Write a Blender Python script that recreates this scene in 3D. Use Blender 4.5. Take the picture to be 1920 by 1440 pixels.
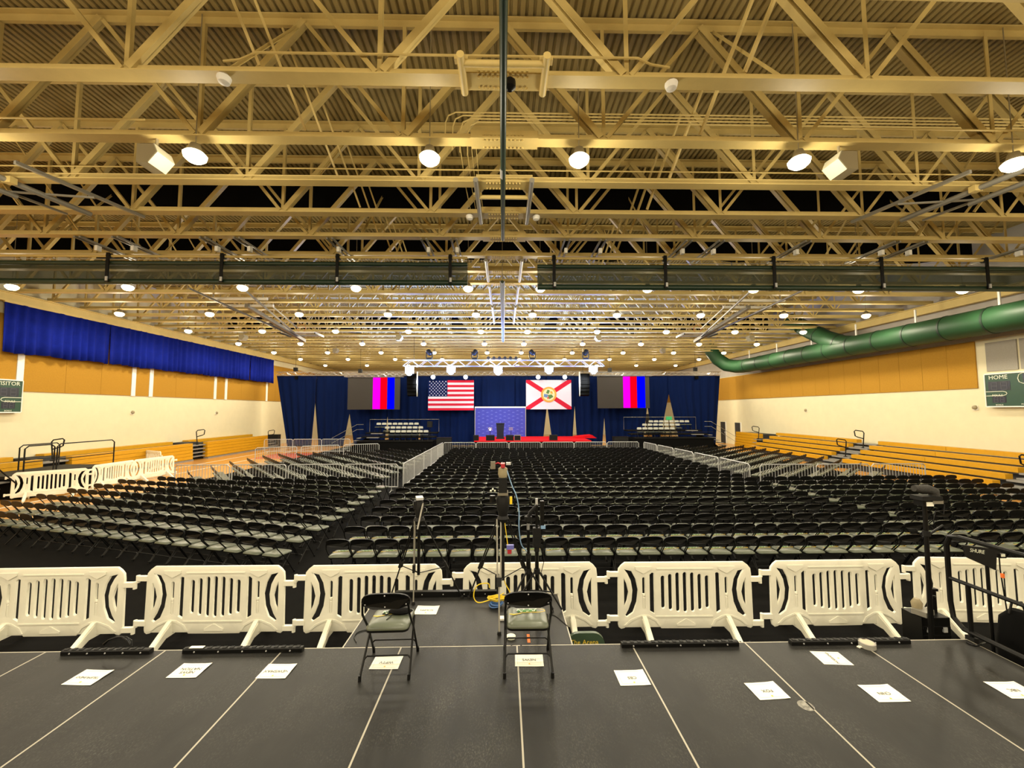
import bpy, bmesh, math, random
from mathutils import Vector, Matrix
random.seed(7)
scene = bpy.context.scene
for o in list(bpy.data.objects):
    bpy.data.objects.remove(o)
C = scene.collection
R = math.radians
PI = math.pi

# ------------------------------------------------------------------ camera
EYE = 3.25                      # camera height above the gym floor
FPX = 760.0                     # focal length in pixels of the 1920 x 1440 frame
cam_data = bpy.data.cameras.new('camera')
cam_data.sensor_width = 36.0
cam_data.lens = FPX / 1920.0 * 36.0
cam_data.clip_start = 0.05
cam_data.clip_end = 200
cam = bpy.data.objects.new('camera', cam_data)
C.objects.link(cam)
YAW, PITCH, ROLL = math.atan(15 / FPX), math.atan(49 / FPX), R(0.12)
CAMROT = (Matrix.Rotation(-YAW, 3, 'Z') @ Matrix.Rotation(PI / 2 + PITCH, 3, 'X') @ Matrix.Rotation(-ROLL, 3, 'Z'))
cam.matrix_world = Matrix.Translation((0, 0, EYE)) @ CAMROT.to_4x4()
scene.camera = cam


def at(px, py, Y):
    """world point seen at pixel (px, py) at depth Y"""
    d = CAMROT @ Vector((px - 960, 720 - py, -FPX))
    return Vector((0, 0, EYE)) + d * (Y / d.y)


def on_x(px, py, X):
    d = CAMROT @ Vector((px - 960, 720 - py, -FPX))
    return Vector((0, 0, EYE)) + d * (X / d.x)


def on_z(px, py, Z):
    d = CAMROT @ Vector((px - 960, 720 - py, -FPX))
    return Vector((0, 0, EYE)) + d * ((Z - EYE) / d.z)


def to_px(p):
    v = CAMROT.transposed() @ (Vector(p) - Vector((0, 0, EYE)))
    if v.z > -0.05:
        return None
    return (960 + FPX * v.x / -v.z, 720 - FPX * v.y / -v.z)


# ------------------------------------------------------------------ world and exposure
world = bpy.data.worlds.new('world')
scene.world = world
world.use_nodes = True
world.node_tree.nodes['Background'].inputs['Color'].default_value = (0.9, 0.8, 0.6, 1)
world.node_tree.nodes['Background'].inputs['Strength'].default_value = 0.02
scene.view_settings.view_transform = 'Standard'
scene.view_settings.look = 'None'
scene.view_settings.gamma = 1.0
scene.view_settings.use_curve_mapping = False
scene.view_settings.exposure = -1.35
LAMP_POWER = 700.0              # every high-bay lamp of the hall: light thrown down
LAMP_UP = 0.34                  # share that the lens also sends up and sideways
LAMP_COLOR = (1.0, 0.89, 0.66)
scene.cycles.max_bounces = 4
scene.cycles.diffuse_bounces = 2
scene.cycles.glossy_bounces = 2
scene.cycles.transmission_bounces = 2
scene.cycles.transparent_max_bounces = 6


# ------------------------------------------------------------------ materials
def s(r, g, b):
    f = lambda c: (c / 255 / 12.92) if c <= 10.3 else ((c / 255 + 0.055) / 1.055) ** 2.4
    return (f(r), f(g), f(b))


def mat(name, col, rough=0.5, metal=0.0, noise=0.0, scale=8.0, bump=0.0, stretch=(1, 1, 1), emit=None, strength=0.0,
        spec=0.5, alpha=1.0, col2=None):
    m = bpy.data.materials.new(name)
    m.use_nodes = True
    nt = m.node_tree
    b = nt.nodes['Principled BSDF']
    b.inputs['Base Color'].default_value = (*col, 1)
    b.inputs['Roughness'].default_value = rough
    b.inputs['Metallic'].default_value = metal
    b.inputs['Specular IOR Level'].default_value = spec
    b.inputs['Alpha'].default_value = alpha
    if emit:
        b.inputs['Emission Color'].default_value = (*emit, 1)
        b.inputs['Emission Strength'].default_value = strength
    if noise or bump:
        tc = nt.nodes.new('ShaderNodeTexCoord')
        mp = nt.nodes.new('ShaderNodeMapping')
        mp.inputs['Scale'].default_value = stretch
        nz = nt.nodes.new('ShaderNodeTexNoise')
        nz.inputs['Scale'].default_value = scale
        nz.inputs['Detail'].default_value = 5
        nz.inputs['Roughness'].default_value = 0.65
        nt.links.new(tc.outputs['Object'], mp.inputs['Vector'])
        nt.links.new(mp.outputs['Vector'], nz.inputs['Vector'])
        if noise:
            rp = nt.nodes.new('ShaderNodeValToRGB')
            c2 = col2 or tuple(min(1, c * (1 + noise)) for c in col)
            rp.color_ramp.elements[0].position = 0.3
            rp.color_ramp.elements[1].position = 0.72
            rp.color_ramp.elements[0].color = (*[c * (1 - noise) for c in col], 1)
            rp.color_ramp.elements[1].color = (*c2, 1)
            nt.links.new(nz.outputs['Fac'], rp.inputs['Fac'])
            nt.links.new(rp.outputs['Color'], b.inputs['Base Color'])
        if bump:
            bp = nt.nodes.new('ShaderNodeBump')
            bp.inputs['Strength'].default_value = bump
            bp.inputs['Distance'].default_value = 0.01
            nt.links.new(nz.outputs['Fac'], bp.inputs['Height'])
            nt.links.new(bp.outputs['Normal'], b.inputs['Normal'])
    return m


M = {}
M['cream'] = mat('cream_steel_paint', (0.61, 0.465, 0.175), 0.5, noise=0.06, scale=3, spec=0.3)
M['deckroof'] = mat('shaded_cream_roof_deck', (0.33, 0.25, 0.10), 0.65, noise=0.10, scale=1.5, spec=0.2)  # darker copy of the joist paint; roof shade put into the colour
M['wall'] = mat('cream_wall_paint', (0.70, 0.635, 0.435), 0.8, noise=0.03, scale=2, bump=0.05, spec=0.2)
M['upper'] = mat('upper_wall_paint', (0.42, 0.39, 0.35), 0.8, noise=0.05, scale=2)
M['ochre'] = mat('ochre_acoustic_fabric', (0.39, 0.205, 0.027), 0.9, noise=0.10, scale=25, bump=0.1, spec=0.1)
M['greypanel'] = mat('grey_acoustic_fabric', (0.30, 0.275, 0.23), 0.9, noise=0.08, scale=25)
M['wood'] = mat('maple_court_floor', (0.60, 0.29, 0.065), 0.25, noise=0.12, scale=4, stretch=(6, 0.4, 1))
M['redpaint'] = mat('red_court_paint', (0.55, 0.10, 0.05), 0.25)
M['tarp'] = mat('black_floor_cover', (0.0032, 0.003, 0.0028), 0.95, noise=0.3, scale=6, spec=0.1)
M['bleacher'] = mat('yellow_bleacher_plastic', (0.58, 0.295, 0.012), 0.4, noise=0.05, scale=5, spec=0.3)
M['greystep'] = mat('grey_step_metal', (0.30, 0.29, 0.27), 0.4, metal=0.3, noise=0.1, scale=9)
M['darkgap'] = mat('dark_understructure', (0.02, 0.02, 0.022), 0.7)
M['royal'] = mat('royal_blue_fabric', (0.005, 0.013, 0.21), 0.85, noise=0.15, scale=3, spec=0.08)
M['navy'] = mat('navy_velour', (0.0028, 0.009, 0.052), 0.95, noise=0.12, scale=2, stretch=(4, 1, 0.3), spec=0.06)
M['duct'] = mat('green_duct_paint', (0.016, 0.056, 0.021), 0.5, noise=0.07, scale=2, spec=0.3)
M['ductband'] = mat('dark_duct_band', (0.008, 0.02, 0.011), 0.5)
M['green'] = mat('dark_green_vinyl', (0.010, 0.030, 0.016), 0.45, noise=0.1, scale=6)
M['blackfab'] = mat('black_fabric', (0.003, 0.003, 0.003), 0.95, spec=0.1)
M['black'] = mat('black_metal', (0.0032, 0.0032, 0.0032), 0.42, spec=0.22)
M['blackmatte'] = mat('black_plastic', (0.0065, 0.0065, 0.0065), 0.6, noise=0.2, scale=12, spec=0.25)
M['seatv'] = mat('dark_green_seat_vinyl', (0.088, 0.101, 0.070), 0.33, noise=0.08, scale=10, spec=0.55)
M['barrier'] = mat('white_moulded_plastic', (0.88, 0.85, 0.71), 0.42, noise=0.03, scale=6)
M['steel'] = mat('galvanised_steel', (0.50, 0.505, 0.51), 0.4, metal=0.25, noise=0.08, scale=10)
M['alu'] = mat('aluminium_truss', (0.62, 0.62, 0.63), 0.30, metal=0.8)
M['greymetal'] = mat('grey_painted_steel', (0.27, 0.255, 0.215), 0.4, metal=0.3)
M['edge'] = mat('aluminium_deck_edge', (0.42, 0.39, 0.32), 0.4, metal=0.3)
M['paper'] = mat('white_paper', (0.88, 0.86, 0.74), 0.7)
M['ink'] = mat('black_ink', (0.03, 0.03, 0.03), 0.7)
M['inkgrey'] = mat('grey_ink', (0.35, 0.34, 0.28), 0.7)
M['white'] = mat('white_paint', (0.82, 0.80, 0.74), 0.5)
M['screen'] = mat('dark_screen', (0.034, 0.030, 0.028), 0.7, spec=0.2)
M['magenta'] = mat('magenta_pixels', (0, 0, 0), 0.6, emit=(1, 0.0, 0.85), strength=2.8, spec=0.0)
M['redpix'] = mat('red_pixels', (0, 0, 0), 0.6, emit=(1, 0.0, 0.01), strength=2.8, spec=0.0)
M['bluepix'] = mat('blue_pixels', (0, 0, 0), 0.6, emit=(0.0, 0.0, 1.0), strength=2.8, spec=0.0)
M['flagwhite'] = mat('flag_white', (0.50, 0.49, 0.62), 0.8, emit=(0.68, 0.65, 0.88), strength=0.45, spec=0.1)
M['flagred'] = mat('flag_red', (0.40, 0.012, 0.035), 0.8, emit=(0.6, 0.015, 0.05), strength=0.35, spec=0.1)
M['flagblue'] = mat('flag_blue', (0.006, 0.012, 0.075), 0.9, spec=0.05)
M['sealring'] = mat('orange_seal_ring', (0.72, 0.26, 0.04), 0.7, emit=(0.72, 0.26, 0.04), strength=0.2)
M['sealdisc'] = mat('pale_seal_disc', (0.62, 0.60, 0.40), 0.7)
M['sealgreen'] = mat('green_seal_ink', (0.06, 0.16, 0.05), 0.7)
M['sealblue'] = mat('blue_seal_ink', (0.08, 0.18, 0.45), 0.7)
M['backdrop'] = mat('blue_backdrop_print', (0.036, 0.044, 0.30), 0.7, noise=0.08, scale=2, spec=0.2)
M['mark'] = mat('pale_blue_print', (0.075, 0.09, 0.42), 0.7)
M['redcarpet'] = mat('red_stage_carpet', (0.50, 0.006, 0.012), 0.9, spec=0.1)
M['score'] = mat('green_scoreboard_face', (0.010, 0.052, 0.024), 0.4, noise=0.06, scale=6)
M['digit'] = mat('dark_scoreboard_digit', (0.012, 0.014, 0.022), 0.3)
M['segment'] = mat('unlit_scoreboard_segment', (0.05, 0.05, 0.062), 0.4)
M['gold'] = mat('gold_print', (0.72, 0.50, 0.05), 0.5)
M['printwhite'] = mat('white_print', (0.75, 0.76, 0.62), 0.4)
M['printgreen'] = mat('green_print', (0.05, 0.17, 0.04), 0.4)
M['yellowcable'] = mat('yellow_cable', (0.78, 0.55, 0.02), 0.45)
M['bluecable'] = mat('blue_cable', (0.04, 0.12, 0.32), 0.45)
M['palecable'] = mat('pale_blue_cable', (0.20, 0.34, 0.55), 0.45)
M['orange'] = mat('orange_tape', (0.80, 0.16, 0.02), 0.6)
M['rim'] = mat('orange_rim', (0.62, 0.12, 0.03), 0.4)
M['lecternblue'] = mat('dark_navy_panel', (0.0035, 0.005, 0.014), 0.6, spec=0.2)
M['palecover'] = mat('pale_chair_cover', (0.46, 0.47, 0.43), 0.7)
M['tapegrey'] = mat('grey_tape', (0.30, 0.29, 0.26), 0.6)
M['glass'] = mat('backboard_glass', (0.55, 0.55, 0.50), 0.1, alpha=0.25)
M['lens'] = mat('lamp_lens', (1, 0.9, 0.6), 0.3, emit=(1.0, 0.90, 0.62), strength=9.0)
M['flood'] = mat('flood_reflector', (0.46, 0.43, 0.31), 0.4)
M['coollens'] = mat('cool_fixture_lens', (1, 1, 1), 0.3, emit=(0.86, 0.92, 1.0), strength=30.0)
M['coolflare'] = mat('flare_glow_body', (0.6, 0.65, 0.7), 0.3, emit=(0.85, 0.92, 1.0), strength=2.0)  # lamp glare put into the fixture bodies as emission
M['mesh'] = mat('green_curtain_mesh', (0.030, 0.045, 0.026), 0.7, alpha=0.62)
M['platinum'] = mat('beige_housing', (0.30, 0.25, 0.15), 0.5, spec=0.3)
M['redknob'] = mat('red_plastic', (0.35, 0.02, 0.03), 0.4)
M['exit'] = mat('green_exit_sign', (0.02, 0.3, 0.08), 0.5, emit=(0.05, 0.9, 0.3), strength=0.5)
M['brownbox'] = mat('khaki_canvas', (0.16, 0.14, 0.10), 0.8)


def plywood():
    """black stage plywood: grain, scuffs and pale scratches"""
    m = mat('black_stage_plywood', (0.0105, 0.0102, 0.0095), 0.48, noise=0.5, scale=3.5, stretch=(1, 0.4, 1), bump=0.08, spec=0.28)
    nt = m.node_tree
    b = nt.nodes['Principled BSDF']
    old = b.inputs['Base Color'].links[0].from_socket
    tc = nt.nodes.new('ShaderNodeTexCoord')
    mp = nt.nodes.new('ShaderNodeMapping')
    mp.inputs['Scale'].default_value = (14, 7, 14)
    nz = nt.nodes.new('ShaderNodeTexNoise')
    nz.inputs['Scale'].default_value = 6
    nz.inputs['Detail'].default_value = 6
    nz.inputs['Roughness'].default_value = 0.8
    rp = nt.nodes.new('ShaderNodeValToRGB')
    rp.color_ramp.elements[0].position = 0.50
    rp.color_ramp.elements[1].position = 0.78
    rp.color_ramp.elements[0].color = (0, 0, 0, 1)
    rp.color_ramp.elements[1].color = (1, 1, 1, 1)
    n2 = nt.nodes.new('ShaderNodeTexNoise')
    n2.inputs['Scale'].default_value = 2.3
    n2.inputs['Detail'].default_value = 4
    r2 = nt.nodes.new('ShaderNodeValToRGB')
    r2.color_ramp.elements[0].position = 0.42
    r2.color_ramp.elements[1].position = 0.75
    mul = nt.nodes.new('ShaderNodeMath')
    mul.operation = 'MULTIPLY'
    mx = nt.nodes.new('ShaderNodeMixRGB')
    mx.inputs['Color2'].default_value = (0.12, 0.117, 0.102, 1)
    nt.links.new(tc.outputs['Object'], mp.inputs['Vector'])
    nt.links.new(mp.outputs['Vector'], nz.inputs['Vector'])
    nt.links.new(tc.outputs['Object'], n2.inputs['Vector'])
    nt.links.new(nz.outputs['Fac'], rp.inputs['Fac'])
    nt.links.new(n2.outputs['Fac'], r2.inputs['Fac'])
    nt.links.new(rp.outputs['Color'], mul.inputs[0])
    nt.links.new(r2.outputs['Color'], mul.inputs[1])
    nt.links.new(mul.outputs[0], mx.inputs['Fac'])
    nt.links.new(old, mx.inputs['Color1'])
    nt.links.new(mx.outputs['Color'], b.inputs['Base Color'])
    return m


M['ply'] = plywood()
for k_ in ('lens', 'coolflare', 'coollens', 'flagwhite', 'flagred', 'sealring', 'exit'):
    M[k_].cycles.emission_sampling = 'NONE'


# ------------------------------------------------------------------ mesh building
def frame_of(p, q, up=(0, 0, 1)):
    d = (Vector(q) - Vector(p))
    L = d.length
    d.normalize()
    u = Vector(up)
    if abs(d.dot(u)) > 0.98:
        u = Vector((1, 0, 0))
    a = d.cross(u).normalized()
    b = a.cross(d).normalized()
    return d, a, b, L


class B:
    def __init__(self):
        self.v, self.f, self.m = [], [], []

    def add(self, verts, faces, mi=0):
        n = len(self.v)
        self.v += [tuple(x) for x in verts]
        self.f += [tuple(i + n for i in f) for f in faces]
        self.m += [mi] * len(faces)
        return self

    def box(self, c, size, mi=0, rz=0.0, rot=None):
        c = Vector(c)
        h = Vector(size) / 2
        r = rot if rot is not None else Matrix.Rotation(rz, 3, 'Z')
        vs = [c + r @ Vector((x * h.x, y * h.y, z * h.z)) for x in (-1, 1) for y in (-1, 1) for z in (-1, 1)]
        return self.add(vs, [(0, 1, 3, 2), (4, 6, 7, 5), (0, 4, 5, 1), (2, 3, 7, 6), (0, 2, 6, 4), (1, 5, 7, 3)], mi)

    def span(self, a, b, mi=0):
        a, b = Vector(a), Vector(b)
        return self.box((a + b) / 2, [abs(x) for x in (b - a)], mi)

    def bar(self, p, q, w, h=None, mi=0, up=(0, 0, 1)):
        d, a, b, L = frame_of(p, q, up)
        h = h or w
        vs = [Vector(e) + a * (sx * w / 2) + b * (sz * h / 2) for e in (p, q) for sx, sz in ((-1, -1), (1, -1), (1, 1), (-1, 1))]
        return self.add(vs, [(3, 2, 1, 0), (4, 5, 6, 7), (0, 1, 5, 4), (1, 2, 6, 5), (2, 3, 7, 6), (3, 0, 4, 7)], mi)

    def angle(self, p, q, w, t=0.012, mi=0, up=(0, 0, 1), flip=1):
        """L-shaped steel angle"""
        d, a, b, L = frame_of(p, q, up)
        prof = [(0, 0), (w, 0), (w, t), (t, t), (t, w), (0, w)]
        vs = [Vector(e) + a * ((x - w / 2) * flip) + b * (y - w / 2) for e in (p, q) for x, y in prof]
        fs = [(0, 1, 2, 3, 4, 5)[::-1], (6, 7, 8, 9, 10, 11)] + [(i, (i + 1) % 6, 6 + (i + 1) % 6, 6 + i) for i in range(6)]
        return self.add(vs, fs, mi)

    def tube(self, pts, r, n=8, mi=0, closed=False, cap=True):
        pts = [Vector(p) for p in pts]
        k = len(pts)
        rr = r if isinstance(r, (list, tuple)) else [r] * k
        tans = []
        for i in range(k):
            a = pts[i - 1] if (i > 0 or closed) else pts[i]
            b = pts[(i + 1) % k] if (i < k - 1 or closed) else pts[i]
            t = (b - a)
            tans.append(t.normalized() if t.length > 1e-9 else Vector((0, 0, 1)))
        u = tans[0].orthogonal().normalized()
        vs = []
        for i in range(k):
            t = tans[i]
            u = (u - t * u.dot(t))
            u = u.normalized() if u.length > 1e-6 else t.orthogonal().normalized()
            w = t.cross(u)
            for j in range(n):
                an = 2 * PI * j / n
                vs.append(pts[i] + (u * math.cos(an) + w * math.sin(an)) * rr[i])
        fs = []
        for i in range(k if closed else k - 1):
            i2 = (i + 1) % k
            for j in range(n):
                j2 = (j + 1) % n
                fs.append((i * n + j, i * n + j2, i2 * n + j2, i2 * n + j))
        if cap and not closed:
            fs.append(tuple(range(n))[::-1])
            fs.append(tuple((k - 1) * n + j for j in range(n)))
        return self.add(vs, fs, mi)

    def lathe(self, prof, o=(0, 0, 0), n=16, mi=0, rot=None):
        o = Vector(o)
        r3 = rot or Matrix.Identity(3)
        vs = []
        for r, z in prof:
            for j in range(n):
                a = 2 * PI * j / n
                vs.append(o + r3 @ Vector((r * math.cos(a), r * math.sin(a), z)))
        k = len(prof)
        fs = [(i * n + j, i * n + (j + 1) % n, (i + 1) * n + (j + 1) % n, (i + 1) * n + j) for i in range(k - 1) for j in range(n)]
        fs.append(tuple(range(n))[::-1])
        fs.append(tuple((k - 1) * n + j for j in range(n)))
        return self.add(vs, fs, mi)

    def prism(self, poly, o, ax, ay, t, mi=0):
        """polygon in plane (ax, ay) through o, extruded by t along ax x ay"""
        o, ax, ay = Vector(o), Vector(ax), Vector(ay)
        nz = ax.cross(ay).normalized() * t
        k = len(poly)
        vs = [o + ax * x + ay * y for x, y in poly] + [o + ax * x + ay * y + nz for x, y in poly]
        fs = [tuple(range(k))[::-1], tuple(range(k, 2 * k))] + [(i, (i + 1) % k, k + (i + 1) % k, k + i) for i in range(k)]
        return self.add(vs, fs, mi)

    def mesh(self, name, mats):
        me = bpy.data.meshes.new(name)
        me.from_pydata(self.v, [], self.f)
        for mm in (mats if isinstance(mats, (list, tuple)) else [mats]):
            me.materials.append(M[mm] if isinstance(mm, str) else mm)
        if any(self.m):
            me.polygons.foreach_set('material_index', self.m)
        return me

    def build(self, name, mats, parent=None, smooth=False, kind=None):
        me = self.mesh(name, mats)
        if smooth:
            me.shade_smooth()
            me.set_sharp_from_angle(angle=R(38))
        me.update()
        return link(name, me, parent, kind)


def smooth_path(pts, k=5):
    """Catmull-Rom curve through the points"""
    P = [Vector(p) for p in pts]
    P = [P[0] * 2 - P[1]] + P + [P[-1] * 2 - P[-2]]
    out = []
    for i in range(1, len(P) - 2):
        for j in range(k):
            t = j / k
            a, b, c, d = P[i - 1], P[i], P[i + 1], P[i + 2]
            out.append(0.5 * (2 * b + (c - a) * t + (2 * a - 5 * b + 4 * c - d) * t * t + (3 * b - a - 3 * c + d) * t ** 3))
    return out + [P[-2]]


def link(name, me, parent=None, kind=None):
    o = bpy.data.objects.new(name, me)
    C.objects.link(o)
    if parent is not None:
        o.parent = parent
    if kind:
        o['kind'] = kind
    return o


def tag(o, label, cat, group=None, kind=None):
    o['label'] = label
    o['category'] = cat
    if group:
        o['group'] = group
    if kind:
        o['kind'] = kind
    return o


def thing(name, label, cat, loc=(0, 0, 0), rz=0.0, group=None):
    o = bpy.data.objects.new(name, None)
    o.empty_display_size = 0.2
    C.objects.link(o)
    o.location = loc
    o.rotation_euler = (0, 0, rz)
    return tag(o, label, cat, group)


def copy_tree(o, parent=None):
    c = o.copy()
    C.objects.link(c)
    if parent is not None:
        c.parent = parent
    for ch in o.children:
        copy_tree(ch, c)
    return c


def struct(o, label=None):
    o['kind'] = 'structure'
    if label:
        o['label'] = label
    return o


ORD = ('first second third fourth fifth sixth seventh eighth ninth tenth eleventh twelfth thirteenth fourteenth fifteenth sixteenth '
       'seventeenth eighteenth nineteenth twentieth').split()
ORD += ['twenty-' + x for x in ORD[:9]] + ['thirtieth'] + ['thirty-' + x for x in ORD[:9]]


def text_mesh(body, size, material, depth=0.001, name='lettering'):
    cu = bpy.data.curves.new('lettering', 'FONT')
    cu.body = body
    cu.size = size
    cu.align_x = 'CENTER'
    cu.align_y = 'CENTER'
    cu.resolution_u = 2
    cu.extrude = depth
    ob = bpy.data.objects.new('lettering', cu)
    me = bpy.data.meshes.new_from_object(ob)
    bpy.data.objects.remove(ob)
    bpy.data.curves.remove(cu)
    me.name = name
    me.materials.clear()
    me.materials.append(M[material])
    return me


def plane_matrix(o, right, up):
    r, u = Vector(right).normalized(), Vector(up).normalized()
    n = r.cross(u)
    m = Matrix((r, u, n)).transposed().to_4x4()
    m.translation = Vector(o)
    return m


def put_text(body, size, material, parent, o, right, up, name='lettering', sx=1.0):
    me = text_mesh(body, size, material)
    ob = link(name, me, parent)
    mw = plane_matrix(o, right, up) @ Matrix.Diagonal((sx, 1, 1, 1))
    ob.matrix_local = (parent.matrix_basis.inverted() @ mw) if parent is not None else mw
    return ob


def light(name, kind, loc, power, color, parent=None, radius=0.2, target=None, spot=None, blend=0.5):
    ld = bpy.data.lights.new(name, kind)
    ld.energy = power
    ld.color = color
    if kind == 'SPOT':
        ld.spot_size = spot
        ld.spot_blend = blend
    if kind in ('POINT', 'SPOT'):
        ld.shadow_soft_size = radius
    o = bpy.data.objects.new(name, ld)
    C.objects.link(o)
    o.location = loc
    if target is not None:
        d = (Vector(target) - Vector(loc))
        o.rotation_euler = d.to_track_quat('-Z', 'Y').to_euler()
    if parent is not None:
        o.parent = parent
        o.location = Vector(loc) - parent.location
    return o

# ================================================================== THE HALL
XL, XR, YF, YB = -22.0, 21.6, 54.0, -14.0
BC = EYE + 5.2                  # underside of the joists
TC = EYE + 7.53                  # underside of their top chords
DK = TC + 0.19                  # roof deck

floor = struct(B().span((XL, YB, -0.3), (XR, YF, 0)).build('floor', 'wood'), 'polished maple gym floor')
b = B().box((-15.6, 29.8, 0.004), (3.2, 3.6, 0.008)).build('floor_marking', 'redpaint', floor)
b = B()
for x in (-18.6, -16.9):
    b.box((x, 22, 0.003), (0.06, 30, 0.006))
b.build('court_line', 'white', floor)
cover = struct(B().span((-14.25, -6, 0.0), (17.6, 37.15, 0.012)).build('floor_cover', 'tarp'), 'black covering laid over the court under the chairs')

wall_left = struct(B().span((XL - 0.3, YB, 0), (XL, YF, DK)).build('wall_left', 'wall'), 'cream side wall with ochre panels and blue valance')
wall_right = struct(B().span((XR, YB, 0), (XR + 0.3, YF, DK)).build('wall_right', 'wall'), 'cream side wall with ochre panels under a green duct')
wall_far = struct(B().span((XL - 0.3, YF, 0), (XR + 0.3, YF + 0.3, DK)).build('wall_far', 'wall'), 'cream end wall behind the navy drapes')
wall_rear = struct(B().span((XL - 0.3, YB - 0.3, 0), (XR + 0.3, YB, DK)).build('wall_rear', 'wall'), 'cream end wall behind the camera')

# ochre acoustic panels with joints between them
PB, PT = 4.15, 7.55
posts = [18.75, 24.4, 25.6, 31.2, 32.4, 37.9]


def panels(y0, y1, x, side, z0, z1, parent, matn, pitch=1.22):
    n = max(1, round((y1 - y0) / pitch))
    w = (y1 - y0) / n
    for i in range(n):
        B().span((x, y0 + i * w + 0.006, z0), (x + side * 0.05, y0 + (i + 1) * w - 0.006, z1)).build('acoustic_panel', matn, parent)


y = YB + 0.5
for p in posts:
    panels(y, p - 0.14, XL, 1, PB, PT, wall_left, 'ochre', 1.6)
    B().span((XL, p - 0.13, PB - 0.02), (XL + 0.07, p + 0.13, PT)).build('pilaster_strip', 'white', wall_left)
    y = p + 0.14
panels(y, YF, XL, 1, PB, PT, wall_left, 'ochre')
panels(18.0, YF, XR, -1, PB + 0.05, 6.35, wall_right, 'ochre')
B().span((XR - 0.02, YB, 6.4), (XR, YF, DK)).build('upper_wall_band', 'upper', wall_right)
for y0, y1 in ((16.5, 17.6), (15.3, 16.4), (14.05, 15.2)):
    B().span((XR - 0.05, y0, 4.92), (XR, y1, 6.2)).build('acoustic_panel', 'greypanel', wall_right)
# far wall: ochre upper part and dark doors near the corners
B().span((XL, YF - 0.05, PB), (XR, YF, PT)).build('acoustic_panel', 'ochre', wall_far)
for i, (y0, y1) in enumerate(((36.7, 37.6), (39.2, 40.1))):
    d = struct(B().span((XR - 0.06, y0, 0), (XR, y1, 2.05)).build('door_%d' % (i + 1), 'darkgap'),
               ('dark doorway at the far end of the yellow bleachers', 'dark doorway in the side wall behind the drape end')[i])
    B().box((XR - 0.08, y0 + 0.12, 1.05), (0.04, 0.05, 0.2)).build('door_handle', 'steel', d)
    B().span((XR - 0.08, y0 - 0.08, 0), (XR, y0, 2.1)).build('door_jamb', 'white', d)
d = struct(B().span((18.9, YF - 0.06, 0), (21.2, YF, 2.7)).build('door_3', 'darkgap'), 'dark doorway far behind the right riser')
B().box((19.1, YF - 0.08, 1.05), (0.05, 0.05, 0.2)).build('door_handle', 'steel', d)

# edge beams carrying the joists
for i, (x, nm) in enumerate(((XL + 0.35, 'cream edge beam above the blue valance'), (XR - 0.35, 'cream edge beam above the green duct'))):
    bb = B().span((x - 0.13, YB, BC - 0.42), (x + 0.13, YF, BC - 0.38)).span((x - 0.03, YB, BC - 0.38), (x + 0.03, YF, BC - 0.04))
    bb.span((x - 0.13, YB, BC - 0.04), (x + 0.13, YF, BC))
    struct(bb.build('trim_%d' % (i + 1), 'cream'), nm)

# roof deck with real ribs running away from the camera
prof, pitch, x = [], 0.155, XL - 0.3
while x < XR + 0.3:
    prof += [(x, 0.0), (x + 0.085, 0.0), (x + 0.100, 0.05), (x + 0.140, 0.05)]
    x += pitch
vs = [(px, yy, DK + pz) for yy in (YB, YF + 0.3) for px, pz in prof]
n = len(prof)
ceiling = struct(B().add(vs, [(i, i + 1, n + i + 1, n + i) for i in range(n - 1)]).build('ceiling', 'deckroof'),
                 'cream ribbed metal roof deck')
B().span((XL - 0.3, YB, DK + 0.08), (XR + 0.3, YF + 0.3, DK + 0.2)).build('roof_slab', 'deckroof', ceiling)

# ------------------------------------------------------------------ open-web joists
JX0, JX1 = XL + 0.3, XR - 0.3
T0 = TC - BC
nodes = [sg * (1.95 + 3.9 * k) for k in range(5) for sg in (-1, 1)] + [-21.45]
bot = [(-.125, 0), (.125, 0), (.125, .024), (.034, .024), (.034, .155), (-.034, .155), (-.034, .024), (-.125, .024)]
top = [(-.034, 0), (.034, 0), (.034, .14), (.13, .14), (.13, .165), (-.13, .165), (-.13, .14), (-.034, .14)]
me_bot = B().prism(bot, (JX0, 0, 0), (0, 1, 0), (0, 0, 1), JX1 - JX0).mesh('bottom_chord', 'cream')
me_top = B().prism(top, (JX0, 0, T0), (0, 1, 0), (0, 0, 1), JX1 - JX0).mesh('top_chord', 'cream')


def web_b(b, x, kind, big=0.125, small=0.075):
    if kind == 'v':
        b.angle((x, 0, 0.1), (x, 0, T0 + 0.1), 0.07, up=(0, 1, 0))
    else:
        sg = -1 if kind == 'l' else 1
        thick = (x < 0) == (kind == 'r')
        w = big if thick else small
        b.angle((x + sg * 0.06, -0.02, 0.09), (x + sg * 1.95, -0.02, T0 + 0.08), w, up=(0, 1, 0))
        if thick:
            b.angle((x + sg * 0.06, 0.05, 0.09), (x + sg * 1.95, 0.05, T0 + 0.08), w, up=(0, 1, 0), flip=-1)
    return b


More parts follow.
